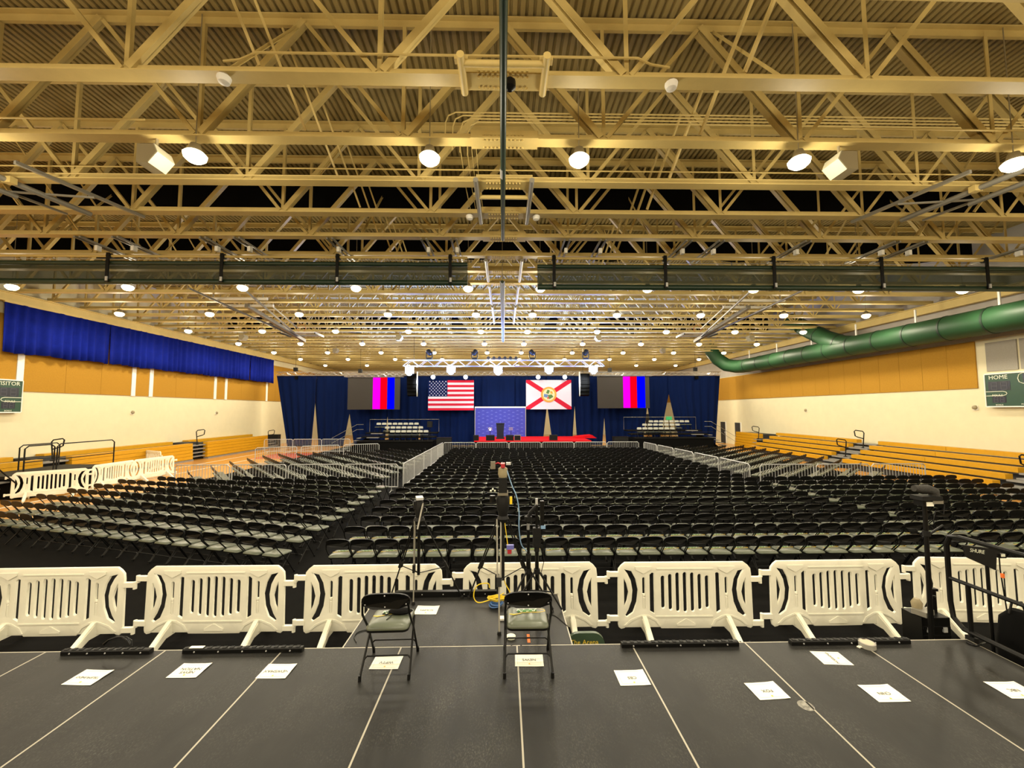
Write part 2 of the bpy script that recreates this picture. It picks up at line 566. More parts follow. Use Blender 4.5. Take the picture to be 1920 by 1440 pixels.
me_web = {(k, sg): web_b(B(), sg * 0.001, k).mesh('web_member', 'cream') for k in 'lrv' for sg in (-1, 1)}
far_web = B()
for x in nodes:
    for k in 'lrv':
        if k == 'l' and x < -21:
            continue
        web_b(far_web, x, k, 0.085, 0.055)
me_farweb = far_web.mesh('web_members', 'cream')
sp = B().span((-0.64, -0.17, -0.02), (0.66, 0.17, 0.0)).span((-0.64, -0.075, 0.0), (0.66, -0.036, 0.2)).span((-0.64, 0.036, 0.0), (0.66, 0.075, 0.2))
me_splice = sp.mesh('splice_plate', 'cream')
bo = B()
for i in range(10):
    xx = -0.36 + 0.075 * i + (0.05 if i > 4 else -0.03)
    for yy in (-0.11, 0.11):
        bo.lathe([(0.006, -0.05), (0.018, -0.045), (0.022, -0.02)], (xx, yy, 0), 6)
    bo.box((xx, -0.085, 0.1), (0.03, 0.025, 0.03))
me_bolts = bo.mesh('bolts', 'cream')
JY = [6.10 + 1.48 * k for k in range(-1, 32)]
BRX = (-13.2, -4.35, 4.4, 13.4)
me_br = {}
for x in BRX:
    dx = 0.55 if x < 0 else -0.55
    me_br[x] = (B().angle((x, 0.03, T0), (x + dx, 1.45, 0.18), 0.05).mesh('cross_brace', 'cream'),
                B().angle((x + 0.07, 0.03, 0.18), (x + 0.07 + dx * 0.5, 1.45, T0), 0.05).mesh('cross_brace', 'cream'))
for k, yj in enumerate(JY):
    if k == 0:
        lab = 'cream roof joist directly overhead at the top edge of the picture'
    else:
        lab = 'cream open-web roof joist, %s counted from the camera toward the stage' % ORD[k - 1]
    j = thing('roof_joist', lab, 'roof joist', (0, yj, BC), 0, 'open-web roof joists')
    link('bottom_chord', me_bot, j)
    link('top_chord', me_top, j)
    if 1 <= k <= 9:
        for x in nodes:
            if abs(x) > 13 and k < 3:
                continue
            for kk in 'lrv':
                if kk == 'l' and x < -21:
                    continue
                w = link('web_member', me_web[(kk, -1 if x < 0 else 1)], j)
                w.location.x = x
    else:
        link('web_members', me_farweb, j, 'stuff')
    if 1 <= k <= 8:
        link('splice_plate', me_splice, j)
        link('bolts', me_bolts, j, 'stuff')
    if k < len(JY) - 1:
        for x in BRX:
            link('cross_brace', me_br[x][0], j)
            if k % 2:
                link('cross_brace', me_br[x][1], j)

# black baffles hanging from the deck between joists
for i, (yb, lab) in enumerate(((13.2, 'black fabric baffle under the roof, nearest of the three'),
                               (17.6, 'black fabric baffle under the roof, just beyond the green dividers'),
                               (31.9, 'black fabric baffle under the roof close to the stage lights'))):
    vs, fs = [], []
    nx = 120
    for q in range(nx + 1):
        xx = JX0 + (JX1 - JX0) * q / nx
        zl = EYE + (6.62, 6.68, 6.15)[i] + 0.05 * math.sin(xx * 0.9 + i) + 0.03 * math.sin(xx * 2.3)
        yy = yb + 0.04 * math.sin(xx * 3.1)
        vs += [(xx, yy, zl), (xx, yy, DK - 0.01), (xx, yy + 0.02, DK - 0.01), (xx, yy + 0.02, zl)]
    for q in range(nx):
        a = q * 4
        fs += [(a, a + 4, a + 5, a + 1), (a + 3, a + 2, a + 6, a + 7), (a, a + 3, a + 7, a + 4)]
    tag(B().add(vs, fs).build('smoke_baffle', 'blackfab'), lab, 'baffle', 'roof baffles')

# ------------------------------------------------------------------ high-bay lamps
ZL = EYE + 4.78
rows = [7.49, 15.84, 20.25, 24.65, 29.3, 33.8, 38.2, 43.5, 3.1, -1.35, -5.8]
lamp0 = None
me_h = B().lathe([(0.02, 0.27), (0.08, 0.26), (0.11, 0.16), (0.15, 0.1)], (0, 0, 0), 14)
me_house = me_h.mesh('housing', 'platinum')
me_house.shade_smooth()
me_lens = B().lathe([(0.02, -0.10), (0.11, -0.08), (0.18, -0.02), (0.20, 0.05), (0.15, 0.1)], (0, 0, 0), 14).mesh('lens', 'lens')
me_lens.shade_smooth()
me_rod = B().tube([(0, 0, 0.26), (0, 0, DK - ZL + 0.01)], 0.010, 5).mesh('hanger', 'platinum')
LAMP_LD = bpy.data.lights.new('lamp_light', 'POINT')
LAMP_LD.energy = LAMP_POWER
LAMP_LD.color = LAMP_COLOR
LAMP_LD.shadow_soft_size = 0.22
LAMP_LD.use_nodes = True        # luminaire distribution: most of the light leaves downward
_nt = LAMP_LD.node_tree
_tc, _sp, _mr = _nt.nodes.new('ShaderNodeTexCoord'), _nt.nodes.new('ShaderNodeSeparateXYZ'), _nt.nodes.new('ShaderNodeMapRange')
_mr.interpolation_type = 'SMOOTHSTEP'
for k_, v_ in (('From Min', -0.45), ('From Max', 0.05), ('To Min', 1.0 + LAMP_UP), ('To Max', LAMP_UP)):
    _mr.inputs[k_].default_value = v_
_nt.links.new(_tc.outputs['Normal'], _sp.inputs[0])
_nt.links.new(_sp.outputs['Z'], _mr.inputs['Value'])
_nt.links.new(_mr.outputs[0], _nt.nodes['Emission'].inputs['Strength'])
rn = ['row nearest the camera', 'second row, beyond the green dividers', 'third row from the camera', 'fourth row from the camera',
      'fifth row from the camera', 'sixth row from the camera', 'row just beyond the drapes', 'last row of the hall']
for ri, yl in enumerate(rows):
    xs = [-1.42 - 4.42 * k for k in range(5)] + [1.45 + 4.3 * k for k in range(5)]
    for xi, x in enumerate(xs):
        sd = 'left' if x < 0 else 'right'
        if ri < 8:
            lab = 'warm high-bay lamp, %s out on the %s side, %s' % (ORD[xi % 5], sd, rn[ri])
        else:
            lab = 'high-bay lamp out of the frame, %s out on the %s, %s row behind' % (ORD[xi % 5], sd, ORD[ri - 8])
        z = ZL if abs(x) < 20 else ZL - 0.1
        o = thing('high_bay_lamp', lab, 'ceiling lamp', (x, yl, z), 0, 'high-bay lamps' if ri < 8 else 'lamps behind the camera')
        link('housing', me_house, o)
        link('lens', me_lens, o)
        link('hanger', me_rod, o)
        lo = bpy.data.objects.new('lamp_light', LAMP_LD)
        C.objects.link(lo)
        lo.parent = o
        lo.location = (0, 0, -0.36)

# shoebox floodlights with a pale reflector turned to the middle of the hall
for px, py, yy, lab in ((286, 288, 7.5, 'grey shoebox floodlight beside the left near lamp'), (1580, 300, 7.5, 'grey shoebox floodlight beside the right near lamp'),
                        (453, 628, 26.6, 'small floodlight near the folded left hoop'), (748, 627, 26.6, 'small floodlight over the left far chairs'),
                        (1410, 631, 26.6, 'small floodlight near the folded right hoop'), (1122, 627, 26.6, 'small floodlight over the stage approach on the right'),
                        (632, 684, 33.0, 'small floodlight above the left drape truss'), (1240, 684, 33.0, 'small floodlight above the right drape truss')):
    p = at(px, py, yy)
    p.z = BC - 0.42
    p.y = min(JY, key=lambda q: abs(q - p.y))
    sg = 1 if p.x < 0 else -1
    o = thing('shoebox_floodlight', lab, 'floodlight', p, 0, 'shoebox floodlights')
    B().prism([(-0.2, -0.16), (0.02, -0.16), (0.17, 0.05), (0.10, 0.2), (-0.2, 0.2)], (0, -0.19 * sg, 0), (sg, 0, 0), (0, 0, 1), -0.38 if sg > 0 else -0.38).build('housing', 'platinum', o)
    B().prism([(0.03, -0.17), (0.195, 0.04), (0.125, 0.2), (0.105, 0.2), (0.17, 0.05), (0.02, -0.15)], (0, -0.2 * sg, 0), (sg, 0, 0), (0, 0, 1), -0.4).build('reflector', 'flood', o)
    B().tube([(0, 0, 0.2), (0, 0, 0.43)], 0.025, 6).build('bracket', 'platinum', o)

# domes and detectors under the joists
for px, py, k, lab in ((425, 138, 1, 'white dome detector under the nearest joist, left'), (1256, 157, 1, 'white dome detector under the nearest joist, right'),
                       (881, 408, 4, 'white dome camera left of the middle plates'), (1005, 410, 4, 'white dome camera right of the middle plates')):
    p = at(px, py, JY[k])
    o = thing('dome_detector', lab, 'detector', (p.x, JY[k] - 0.05, BC - 0.001), 0, 'dome detectors')
    B().lathe([(0.02, -0.16), (0.08, -0.13), (0.1, -0.07), (0.1, -0.04)], (0, 0, 0), 12).build('dome', 'white', o, True)
    B().lathe([(0.07, -0.04), (0.07, 0.0)], (0, 0, 0), 12).build('base', 'platinum', o)

# conduits
def conduit(pts, r, lab):
    tag(B().tube(pts, r, 6).build('conduit', 'cream', None, True), lab, 'conduit', 'roof conduits')


zc = EYE + 6.36
for i in range(4):
    x0 = -1.25 + 0.16 * i
    z = zc - 0.07 * i
    conduit([(x0, 8.3, z - 0.75), (x0, 8.3, z - 0.25), (x0 + 0.06, 8.3, z - 0.08), (x0 + 0.22, 8.3, z), (JX1, 8.3, z)], 0.016,
            'cream bent conduit, %s from the top of the four' % ORD[i])
conduit([(JX0, 8.85, EYE + 5.42), (JX1, 8.85, EYE + 5.42)], 0.016, 'upper of two long straight conduits behind the near lamps')
conduit([(JX0, 8.9, EYE + 5.28), (JX1, 8.9, EYE + 5.28)], 0.016, 'lower of two long straight conduits behind the near lamps')
conduit([(-4.3, 5.97, BC + 0.15), (-4.05, 5.97, BC + 0.18), (-3.8, 5.97, BC + 0.3), (2.1, 5.97, BC + 0.3), (2.3, 5.97, BC + 0.2), (2.6, 5.97, BC + 0.15)], 0.02,
        'cream conduit with dropped ends over the nearest joist')
conduit([(-14, 7.42, BC + 0.27), (-6.75, 7.42, BC + 0.27)], 0.018, 'short conduit leading to the left floodlight')
conduit([(6.6, 7.42, BC + 0.25), (14, 7.42, BC + 0.25)], 0.018, 'short conduit leading to the right floodlight')
for i, px in enumerate((868, 880, 888, 896)):
    p = at(px, 300, 9.0)
    conduit([(p.x, 8.45, zc - 0.7), (p.x, 9.6, BC + 0.3), (p.x + 0.05, 11.7, BC + 0.25)], 0.012, 'thin conduit running lengthwise, %s of four beside the middle' % ORD[i])

# ------------------------------------------------------------------ rolled dividers
zr = EYE + 4.7
o = tag(B().tube([(0.02, -3, zr), (0.0, 4, zr - 0.01), (-0.03, 10.9, zr)], 0.052, 10).build('rolled_divider', 'green', None, True),
        'dark green rolled divider running overhead along the middle', 'rolled curtain')
B().tube([(-0.02, 7.6, zr), (-0.02, 7.9, zr)], 0.057, 10).build('clamp', 'steel', o)
B().lathe([(0.03, -0.05), (0.09, 0.0), (0.09, 0.1), (0.03, 0.16)], (0.09, 5.75, zr + 0.1), 10).build('winch_drum', 'black', o, True)
o = thing('rolled_divider', 'rolled divider with pale edge pipes, further off over the middle', 'rolled curtain', (-0.06, 14.6, zr))
B().tube([(0, 0, 0), (0, 13, 0)], 0.06, 8).build('roll', 'green', o, True)
for sx in (-1, 1):
    B().tube([(0.075 * sx, 0, 0.03), (0.075 * sx, 13, 0.03)], 0.018, 6).build('edge_pipe', 'greymetal', o, True)
for yy in (0.05, 6.5, 12.9):
    B().tube([(0, yy, 0), (0, yy, DK - zr + 0.01)], 0.012, 6).build('hanger', 'greymetal', o)

for yy0, yy1, w, lab in ((5.55, 6.28, 0.63, 'cream pipe frame bolted under the nearest joist in the middle'), (8.75, 10.85, 0.63, 'cream pipe frame under the joists beside the dome cameras'),
                         (13.6, 15.9, 0.62, 'pipe track between the two green dividers'), (16.5, 19.3, 0.60, 'pipe track over the middle behind the green dividers'),
                         (19.9, 23.7, 0.58, 'pipe track over the middle, furthest from the camera')):
    o = thing('pipe_frame', lab, 'pipe frame', (0, yy0, BC - 0.06), 0, 'overhead pipe frames')
    for sx in (-1, 1):
        B().tube([(sx * w, 0, 0), (sx * w, yy1 - yy0, 0.0)], 0.058, 10).build('side_pipe', 'cream' if yy0 < 6 else 'greymetal', o, True)
    if yy0 < 10:
        yc = 0.16 if yy0 < 6 else 0.75
        B().tube([(-w, yc, 0.0), (w, yc, 0.0)], 0.05, 10).build('cross_pipe', 'cream', o, True)
        for sx in (-1, 1):
            B().box((sx * w, yc, 0.055), (0.2, 0.1, 0.06)).build('clamp', 'cream', o)

YD = 13.3
for side, x0, x1, dz in (('left', JX0 + 0.3, -1.22, 0.0), ('right', 1.12, 19.2, -0.11)):
    o = thing('divider_curtain', 'dark green mesh divider drawn up under the roof, %s half' % side, 'divider curtain', (0, YD, 0), 0, 'drawn-up dividers')
    zt, zb = EYE + 4.86 + dz * 0.5, EYE + 4.24 + dz * 1.2
    B().tube([(x0, 0, zt), (x1, 0, zt)], [0.07, 0.07], 10).build('upper_roll', 'green', o, True)
    B().tube([(x0, 0.02, zb), (x1, 0.02, zb)], 0.09, 10).build('lower_roll', 'green', o, True)
    v, f, nx = [], [], 60
    for q in range(nx + 1):
        xx = x0 + (x1 - x0) * q / nx
        for z_ in (zb + 0.04, zt - 0.03):
            v.append((xx, 0.03 + 0.03 * math.sin(xx * 4), z_))
            v.append((xx, 0.06 + 0.03 * math.sin(xx * 4), z_))
    for q in range(nx):
        a = q * 4
        f += [(a, a + 4, a + 6, a + 2), (a + 1, a + 3, a + 7, a + 5)]
    B().add(v, f).build('mesh_panel', 'mesh', o)
    B().tube([(x0, -0.05, BC - 0.13), (x1 + (0.0 if x0 < 0 else 0.0), -0.05, BC - 0.13)], 0.045, 8).build('support_pipe', 'cream', o, True)
    B().tube([(x0, -0.08, zt + 0.1), (x1, -0.08, zt + 0.1)], 0.01, 5).build('lift_cable', 'steel', o)
    pxs = (208, 420, 635, 845) if x0 < 0 else (1038, 1245, 1447, 1647, 1843)
    xs = [at(p, 500, YD).x for p in pxs] + ([-17.9] if x0 < 0 else [])
    for x in xs:
        bb = B().box((x, -0.12, (zb + BC - 0.1) / 2), (0.10, 0.035, BC - 0.1 - zb + 0.12)).lathe([(0.09, -0.06), (0.09, 0.06)], (x, -0.05, BC - 0.13), 10, 0, Matrix.Rotation(PI / 2, 3, 'Y'))
        bb.build('strap', 'black', o)
        B().box((x + 0.02, -0.15, zb + 0.05), (0.07, 0.03, 0.14)).build('buckle', 'steel', o)
    for x in sorted(xs) + [xs[0] + 1.1, xs[1] + 1.0, xs[-2] - 0.9]:
        bb = B()
        for dx in (0.18, 0.34):
            bb.bar((x + dx, -1.35, BC - 0.04), (x + dx, 0.5, BC - 0.04), 0.05)
        bb.build('hanger_strut', 'greymetal', o)
        B().box((x + 0.3, -0.75, BC - 0.16), (0.09, 0.14, 0.16)).build('pulley', 'white', o)

# steel hoist frames at the picture's sides
for sx, lab in ((-1, 'grey pipe hoist frame under the near joists by the left edge'), (1, 'grey pipe hoist frame under the near joists by the right edge')):
    o = thing('hoist_frame', lab, 'hoist frame', (sx * 10.9, 8.1, BC - 0.12), 0, 'hoist frames')
    B().tube([(0.2 * sx, -0.3, 0), (-0.2 * sx, 2.3, 0)], 0.065, 10).build('main_pipe', 'greymetal', o, True)
    B().tube([(0.95 * sx, -1.2, -0.05), (0.55 * sx, 1.35, -0.05)], 0.06, 10).build('side_pipe', 'greymetal', o, True)
    B().bar((-0.75 * sx, 0.2, 0.08), (-1.3 * sx, 2.6, 0.08), 0.07).build('rail', 'greymetal', o)
    B().bar((0.8 * sx, 1.0, 0.05), (0.5 * sx, 2.4, 0.05), 0.05).build('rail', 'greymetal', o)
    B().bar((0.7 * sx, 1.25, 0.02), (-1.1 * sx, 1.5, 0.02), 0.04).build('cross_rail', 'greymetal', o)
    B().box((0.0, 0.75, 0.0), (0.18, 0.14, 0.14)).build('clamp', 'cream', o)

# folded basketball hoops
for sx, X in ((-1, -11.9), (1, 11.6)):
    o = thing('folded_basketball_hoop', 'basketball hoop folded up under the roof on the %s' % ('left' if sx < 0 else 'right'), 'basketball hoop',
              (X, 18.3, BC - 0.2), 0, 'folded hoops')
    B().tube([(-1.25, -0.2, 0), (1.3, -0.2, 0)], 0.07, 8).build('cross_beam', 'white', o, True)
    B().tube([(-1.15, 0.55, -0.12), (1.15, 0.55, -0.12)], 0.07, 8).build('cross_beam', 'white', o, True)
    B().bar((0, 0.4, -0.15), (0, 5.9, -0.85), 0.17, 0.17).build('mast', 'greymetal', o)
    for q in (-1, 1):
        B().tube([(q * 1.1, -1.6, 0.05), (q * 0.12, 4.9, -0.75)], 0.045, 6).build('brace', 'greymetal', o, True)
        B().tube([(q * 1.1, 0.6, -0.15), (q * 0.5, 4.1, -0.45)], 0.035, 6).build('brace', 'greymetal', o, True)
    bd = thing('backboard', '', '', (0, 0, 0))
    del bd['label'], bd['category']
    bd.parent = o
    zb_ = -0.62
    B().box((0.35 * -sx, 4.95, zb_), (1.7, 1.0, 0.02)).build('glass_pane', 'glass', bd)
    fr = B()
    for yy in (4.42, 5.48):
        fr.box((0.35 * -sx, yy, zb_), (1.84, 0.09, 0.06))
    for xx in (-0.9, 0.9):
        fr.box((0.35 * -sx + xx, 4.95, zb_), (0.07, 1.1, 0.06))
    fr.build('board_frame', 'white', bd)
    pads = B()
    for xx in (-0.95, 0.95):
        pads.box((0.35 * -sx + xx, 4.95, zb_ - 0.05), (0.05, 1.1, 0.09))
    pads.build('edge_pad', 'black', bd)
    for q in (-1, 1):
        B().tube([(q * 1.1, -0.2, 0), (q * 1.1, -0.2, DK - BC + 0.21)], 0.03, 6).build('drop_pipe', 'greymetal', o, True)
    B().tube([(0.35 * -sx + 0.23 * math.cos(a * PI / 8), 4.75 + 0.05, zb_ + 0.3 + 0.23 * math.sin(a * PI / 8)) for a in range(16)], 0.012, 5, closed=True).build('rim', 'rim', o)

# ------------------------------------------------------------------ green duct along the right wall
XD, ZD, RD = XR - 1.25, EYE + 3.70, 0.565
o = thing('air_duct', 'big round green air duct along the right wall', 'air duct', (XD, 0, ZD))
me = B().tube([(0, YB + 0.5, 0)] + [(0, 4 + 1.7 * k, 0) for k in range(18)] + [(0, 34.0, 0)], RD, 28).build('main_run', 'duct', o, True)
for k in range(20):
    yy = 2.65 + 1.7 * k
    if yy < 34.2:
        B().tube([(0, yy - 0.04, 0), (0, yy + 0.04, 0)], RD + 0.018, 28).build('seam_band', 'ductband', o, True)
B().tube([(0, 34.0, 0), (-0.15, 34.7, 0.05), (-0.6, 35.4, 0.25), (-1.15, 35.8, 0.8), (-1.5, 36.1, 1.5), (-1.7, 36.2, 2.2)], RD, 24).build('end_elbow', 'duct', o, True)
B().tube([(0, 22.6, 0.0), (-0.02, 23.7, 0.22), (-0.1, 24.8, 0.72), (-0.2, 25.9, 1.4), (-0.3, 27.0, 2.1), (-0.35, 27.6, 2.5)], RD - 0.06, 24).build('branch_elbow', 'duct', o, True)
B().tube([(-0.04, 24.0, 0.34), (-0.05, 24.06, 0.37)], RD - 0.04, 24).build('seam_band', 'ductband', o, True)
B().tube([(-0.15, 25.35, 1.06), (-0.155, 25.4, 1.09)], RD - 0.04, 24).build('seam_band', 'ductband', o, True)
for k in range(6):
    B().box((0.0, 16 + 3.4 * k, RD + 0.3), (0.05, 0.08, 0.7)).build('hanger_strap', 'white', o)

# ------------------------------------------------------------------ royal blue valance on the left wall
edges = [17.65, 22.4, 26.7, 30.9, 34.8, 38.3]
for i in range(5):
    y0, y1 = edges[i], edges[i + 1]
    v, f = [], []
    n = int((y1 - y0) * 26)
    for q in range(n + 1):
        yy = y0 + (y1 - y0) * q / n
        ph = yy * 14 + 1.7 * math.sin(yy * 2.1) + i
        for z_, am in ((7.98, 0.025), (7.2, 0.06), (6.4, 0.085), (5.82 + 0.03 * math.sin(yy * 3 + i) + 0.02 * math.sin(yy * 11), 0.10)):
            v.append((XL + 0.45 + am * math.sin(ph) + 0.03 * math.sin(ph * 0.37), yy, z_))
    for q in range(n):
        for r_ in range(3):
            a = q * 4 + r_
            f.append((a, a + 1, a + 5, a + 4))
    o = B().add(v, f).build('valance_curtain', 'royal', None, True)
    sm = o.modifiers.new('thickness', 'SOLIDIFY')
    sm.thickness = 0.012
    tag(o, 'royal blue pleated valance length, %s along the left wall from the scoreboard' % ORD[i], 'valance', 'blue valance lengths')
    B().bar((XL + 0.45, y0, 8.0), (XL + 0.45, y1, 8.0), 0.06).build('rail', 'cream', o)

# ------------------------------------------------------------------ scoreboards
def scoreboard(o, X, side, yA, zt, zb, words, lab):
    """face on the wall; u runs to the viewer's right, from the end seen in the picture"""
    L = 3.6
    if side < 0:
        right, base = Vector((0, 1, 0)), Vector((X, yA - L, 0))
    else:
        right, base = Vector((0, -1, 0)), Vector((X, yA, 0))
    nrm = Vector((1, 0, 0)) * -side
    P = lambda u, z, d=0.0: base + right * u + Vector((0, 0, z)) + nrm * d
    t = thing(o, lab, 'scoreboard', (X, yA, zb), 0, 'wall scoreboards')
    inv = lambda p: p - t.location
    fl = (lambda u: u) if side > 0 else (lambda u: L - u)
    sg = 1 if side > 0 else -1

    def rect(name, u0, u1, z0, z1, d0, d1, m_):
        bb = B().span(inv(P(u0, z0, d0)), inv(P(u1, z1, d1)))
        return bb.build(name, m_, t)
    rect('face', 0, L, zb, zt, 0, 0.18, 'score')
    for (u0, u1, z0, z1) in ((0, L, zt - 0.02, zt + 0.03), (0, L, zb - 0.03, zb + 0.02), (-0.03, 0.0, zb, zt), (L, L + 0.03, zb, zt)):
        rect('frame_strip', u0, u1, z0, z1, 0, 0.2, 'white')
    H = zt - zb
    for (uc, zc_, w_, h_) in ((0.50, zt - 0.53, 0.78, 0.40), (0.47, zb + 0.30, 0.5, 0.28), (1.72, zt - 0.25, 0.8, 0.36), (2.1, zb + 0.32, 0.6, 0.3)):
        rect('digit_window', fl(uc) - w_ / 2, fl(uc) + w_ / 2, zc_ - h_ / 2, zc_ + h_ / 2, 0.18, 0.185, 'digit')
        for dq in (-0.22, 0.22):
            sgb = B()
            cu = fl(uc) + dq * w_
            for zz in (-0.4, 0, 0.4):
                sgb.span(inv(P(cu - 0.13 * w_, zc_ + zz * h_ - 0.012, 0.185)), inv(P(cu + 0.13 * w_, zc_ + zz * h_ + 0.012, 0.19)))
            for uu in (-1, 1):
                sgb.span(inv(P(cu + uu * 0.13 * w_ - 0.012, zc_ - 0.4 * h_, 0.185)), inv(P(cu + uu * 0.13 * w_ + 0.012, zc_ + 0.4 * h_, 0.19)))
            sgb.build('digit', 'segment', t)
    zl = zt - 0.86
    pts = [P(fl(0.0), zl + 0.09, 0.19), P(fl(0.62), zl + 0.09, 0.19), P(fl(0.72), zl + 0.06, 0.19), P(fl(0.76), zl, 0.19), P(fl(0.72), zl - 0.06, 0.19), P(fl(0.62), zl - 0.09, 0.19), P(fl(0.0), zl - 0.09, 0.19)]
    B().tube([inv(p) for p in pts], 0.014, 6).build('trim_line', 'printwhite', t)
    pts = [P(fl(2.4), zt - 0.03, 0.19), P(fl(1.32), zt - 0.03, 0.19), P(fl(1.2), zt - 0.1, 0.19), P(fl(1.16), zt - 0.25, 0.19), P(fl(1.2), zt - 0.4, 0.19), P(fl(1.32), zt - 0.47, 0.19), P(fl(2.4), zt - 0.47, 0.19)]
    B().tube([inv(p) for p in pts], 0.014, 6).build('trim_line', 'printwhite', t)
    for w_, uc, zc_, sz in words:
        put_text(w_, sz, 'printwhite', t, P(fl(uc), zc_, 0.19), right, (0, 0, 1))
    return t


scoreboard('scoreboard', XL + 0.05, -1, 18.72, 4.62, 3.2, (('VISITOR', 0.52, 4.46, 0.24), ('FOULS', 0.42, 3.68, 0.13), ('BONUS', 0.47, 3.27, 0.08)),
           'green scoreboard headed VISITOR on the left wall')
scoreboard('scoreboard', XR - 0.05, 1, 17.55, 4.78, 3.36, (('HOME', 0.48, 4.62, 0.24), ('FOULS', 0.42, 3.84, 0.13), ('BONUS', 0.47, 3.43, 0.08), ('PLAYER', 2.0, 3.9, 0.15), ('POSS', 1.3, 3.45, 0.08)),
           'green scoreboard headed HOME on the right wall')
for X, px, py, lab in ((XL, 247, 773, 'small round wall fitting, nearer one on the left wall'), (XL, 405, 774, 'small round wall fitting, further one on the left wall'),
                       (XR, 1830, 764, 'small round wall fitting, nearer one on the right wall'), (XR, 1512, 769, 'small round wall fitting, further one on the right wall')):
    p = on_x(px, py, X)
    sg = 1 if X < 0 else -1
    o = thing('wall_fitting', lab, 'wall fitting', p, 0, 'round wall fittings')
    B().lathe([(0.03, 0.14), (0.09, 0.1), (0.1, 0.03), (0.08, 0.0)], (0, 0, 0), 12, 0, Matrix.Rotation(sg * PI / 2, 3, 'Y')).build('cover', 'platinum', o, True)
    B().box((sg * 0.02, 0, -0.02), (0.04, 0.2, 0.2)).build('back_plate', 'white', o)

# ------------------------------------------------------------------ bleachers
def aisle_rail(x, y, z, sg, lab, h=0.95):
    o = thing('aisle_handrail', lab, 'handrail', (x, y, z), 0, 'bleacher handrails')
    B().tube([(0, 0, 0), (-0.06 * sg, 0, 0.55 * h), (-0.1 * sg, 0, 0.9 * h), (-0.02 * sg, 0, h), (0.38 * sg, 0, h * 1.06), (0.46 * sg, 0, h), (0.42 * sg, 0, 0.72 * h), (0.3 * sg, 0, 0.66 * h), (-0.06 * sg, 0, 0.55 * h)], 0.028, 8).build('loop', 'black', o, True)
    B().box((0, 0, 0.015), (0.14, 0.12, 0.03)).build('base_plate', 'black', o)


names_l = ('retracted yellow bleacher bank behind the black press riser', 'retracted yellow bleacher bank in the middle of the left wall', 'retracted yellow bleacher bank nearest the stage on the left')
for (y0, y1), lab in zip(((8.0, 18.4), (19.6, 27.0), (28.3, 35.4)), names_l):
    o = thing('bleacher_bank', lab, 'bleachers', (-20.2, (y0 + y1) / 2, 0), 0, 'left wall bleachers')
    hl = (y1 - y0) / 2
    for k in range(5):
        B().span((-0.02 - 0.012 * k, -hl, 0.12 + 0.205 * k), (-0.35, hl, 0.12 + 0.205 * k + 0.192)).build('board', 'bleacher', o)
    B().span((-1.35, -hl, 1.05), (-1.75, hl, 1.24)).build('top_board', 'bleacher', o)
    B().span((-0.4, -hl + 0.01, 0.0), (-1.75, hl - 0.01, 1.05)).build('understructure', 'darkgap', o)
    B().span((0.03, -hl, 0.0), (-0.3, hl, 0.1)).build('skirt', 'greystep', o)
for (ya, yb2), lab in zip(((18.4, 19.6), (27.0, 28.3)), ('folded aisle steps behind the press riser', 'folded aisle steps between two yellow bleacher banks on the left')):
    o = thing('aisle_steps', lab, 'steps', (-20.2, (ya + yb2) / 2, 0), 0, 'left aisle steps')
    for k in range(4):
        B().span((-0.15, -(yb2 - ya) / 2 + 0.05, 0.2 + 0.24 * k), (-0.6, (yb2 - ya) / 2 - 0.05, 0.27 + 0.24 * k)).build('step', 'greystep', o)
    B().span((-0.65, -(yb2 - ya) / 2 + 0.04, 0.0), (-1.7, (yb2 - ya) / 2 - 0.04, 1.15)).build('understructure', 'darkgap', o)
aisle_rail(-20.5, 27.7, 0.99, 1, 'black loop handrail on the steps between left bleacher banks')
aisle_rail(-20.5, 19.0, 0.99, 1, 'black loop handrail behind the press riser')
aisle_rail(-20.5, 36.0, 0.55, 1, 'black loop handrail at the far end of the left bleachers')
o = thing('steps_cart', 'dark folded steps by the left edge of the navy drapes', 'steps', (-20.6, 36.6, 0))
for k in range(3):
    B().box((0.1 - 0.2 * k, 0, 0.15 + 0.2 * k), (0.35, 1.1, 0.05)).build('step', 'greystep', o)
B().box((-0.2, 0.75, 0.55), (0.9, 0.5, 1.1)).build('cabinet', 'blackmatte', o)

TX = [18.75 + 0.52 * k for k in range(5)]
TZ = [0.52 + 0.24 * k for k in range(5)]
names_r = ('yellow bleacher bank beyond the far aisle steps on the right', 'yellow bleacher bank between the two grey aisle stairs on the right', 'yellow bleacher bank nearest the camera on the right')
for (y0, y1), lab in zip(((23.7, 30.85), (15.4, 22.35), (4.0, 13.95)), names_r):
    o = thing('bleacher_bank', lab, 'bleachers', (TX[0], (y0 + y1) / 2, 0), 0, 'right wall bleachers')
    hl = (y1 - y0) / 2
    for k in range(5):
        x, z = TX[k] - TX[0], TZ[k]
        seg = 2 if y0 < 20 else 3
        wl = 2 * hl / seg
        for q in range(seg):
            B().span((x, -hl + q * wl + 0.008, z - 0.2), (x + 0.30, -hl + (q + 1) * wl - 0.008, z)).build('board', 'bleacher', o)
        B().span((x + 0.28, -hl, z - 0.30), (x + 0.56, hl, z - 0.25)).build('footboard', 'greystep', o)
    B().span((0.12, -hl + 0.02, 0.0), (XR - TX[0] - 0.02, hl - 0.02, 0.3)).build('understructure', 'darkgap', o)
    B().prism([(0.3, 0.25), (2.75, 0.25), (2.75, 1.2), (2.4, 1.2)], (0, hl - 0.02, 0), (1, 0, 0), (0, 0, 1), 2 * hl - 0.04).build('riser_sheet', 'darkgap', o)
o = thing('bleacher_bank', 'stacked retracted yellow bleacher bank in the far right corner', 'bleachers', (20.0, 33.65, 0), 0, 'right wall bleachers')
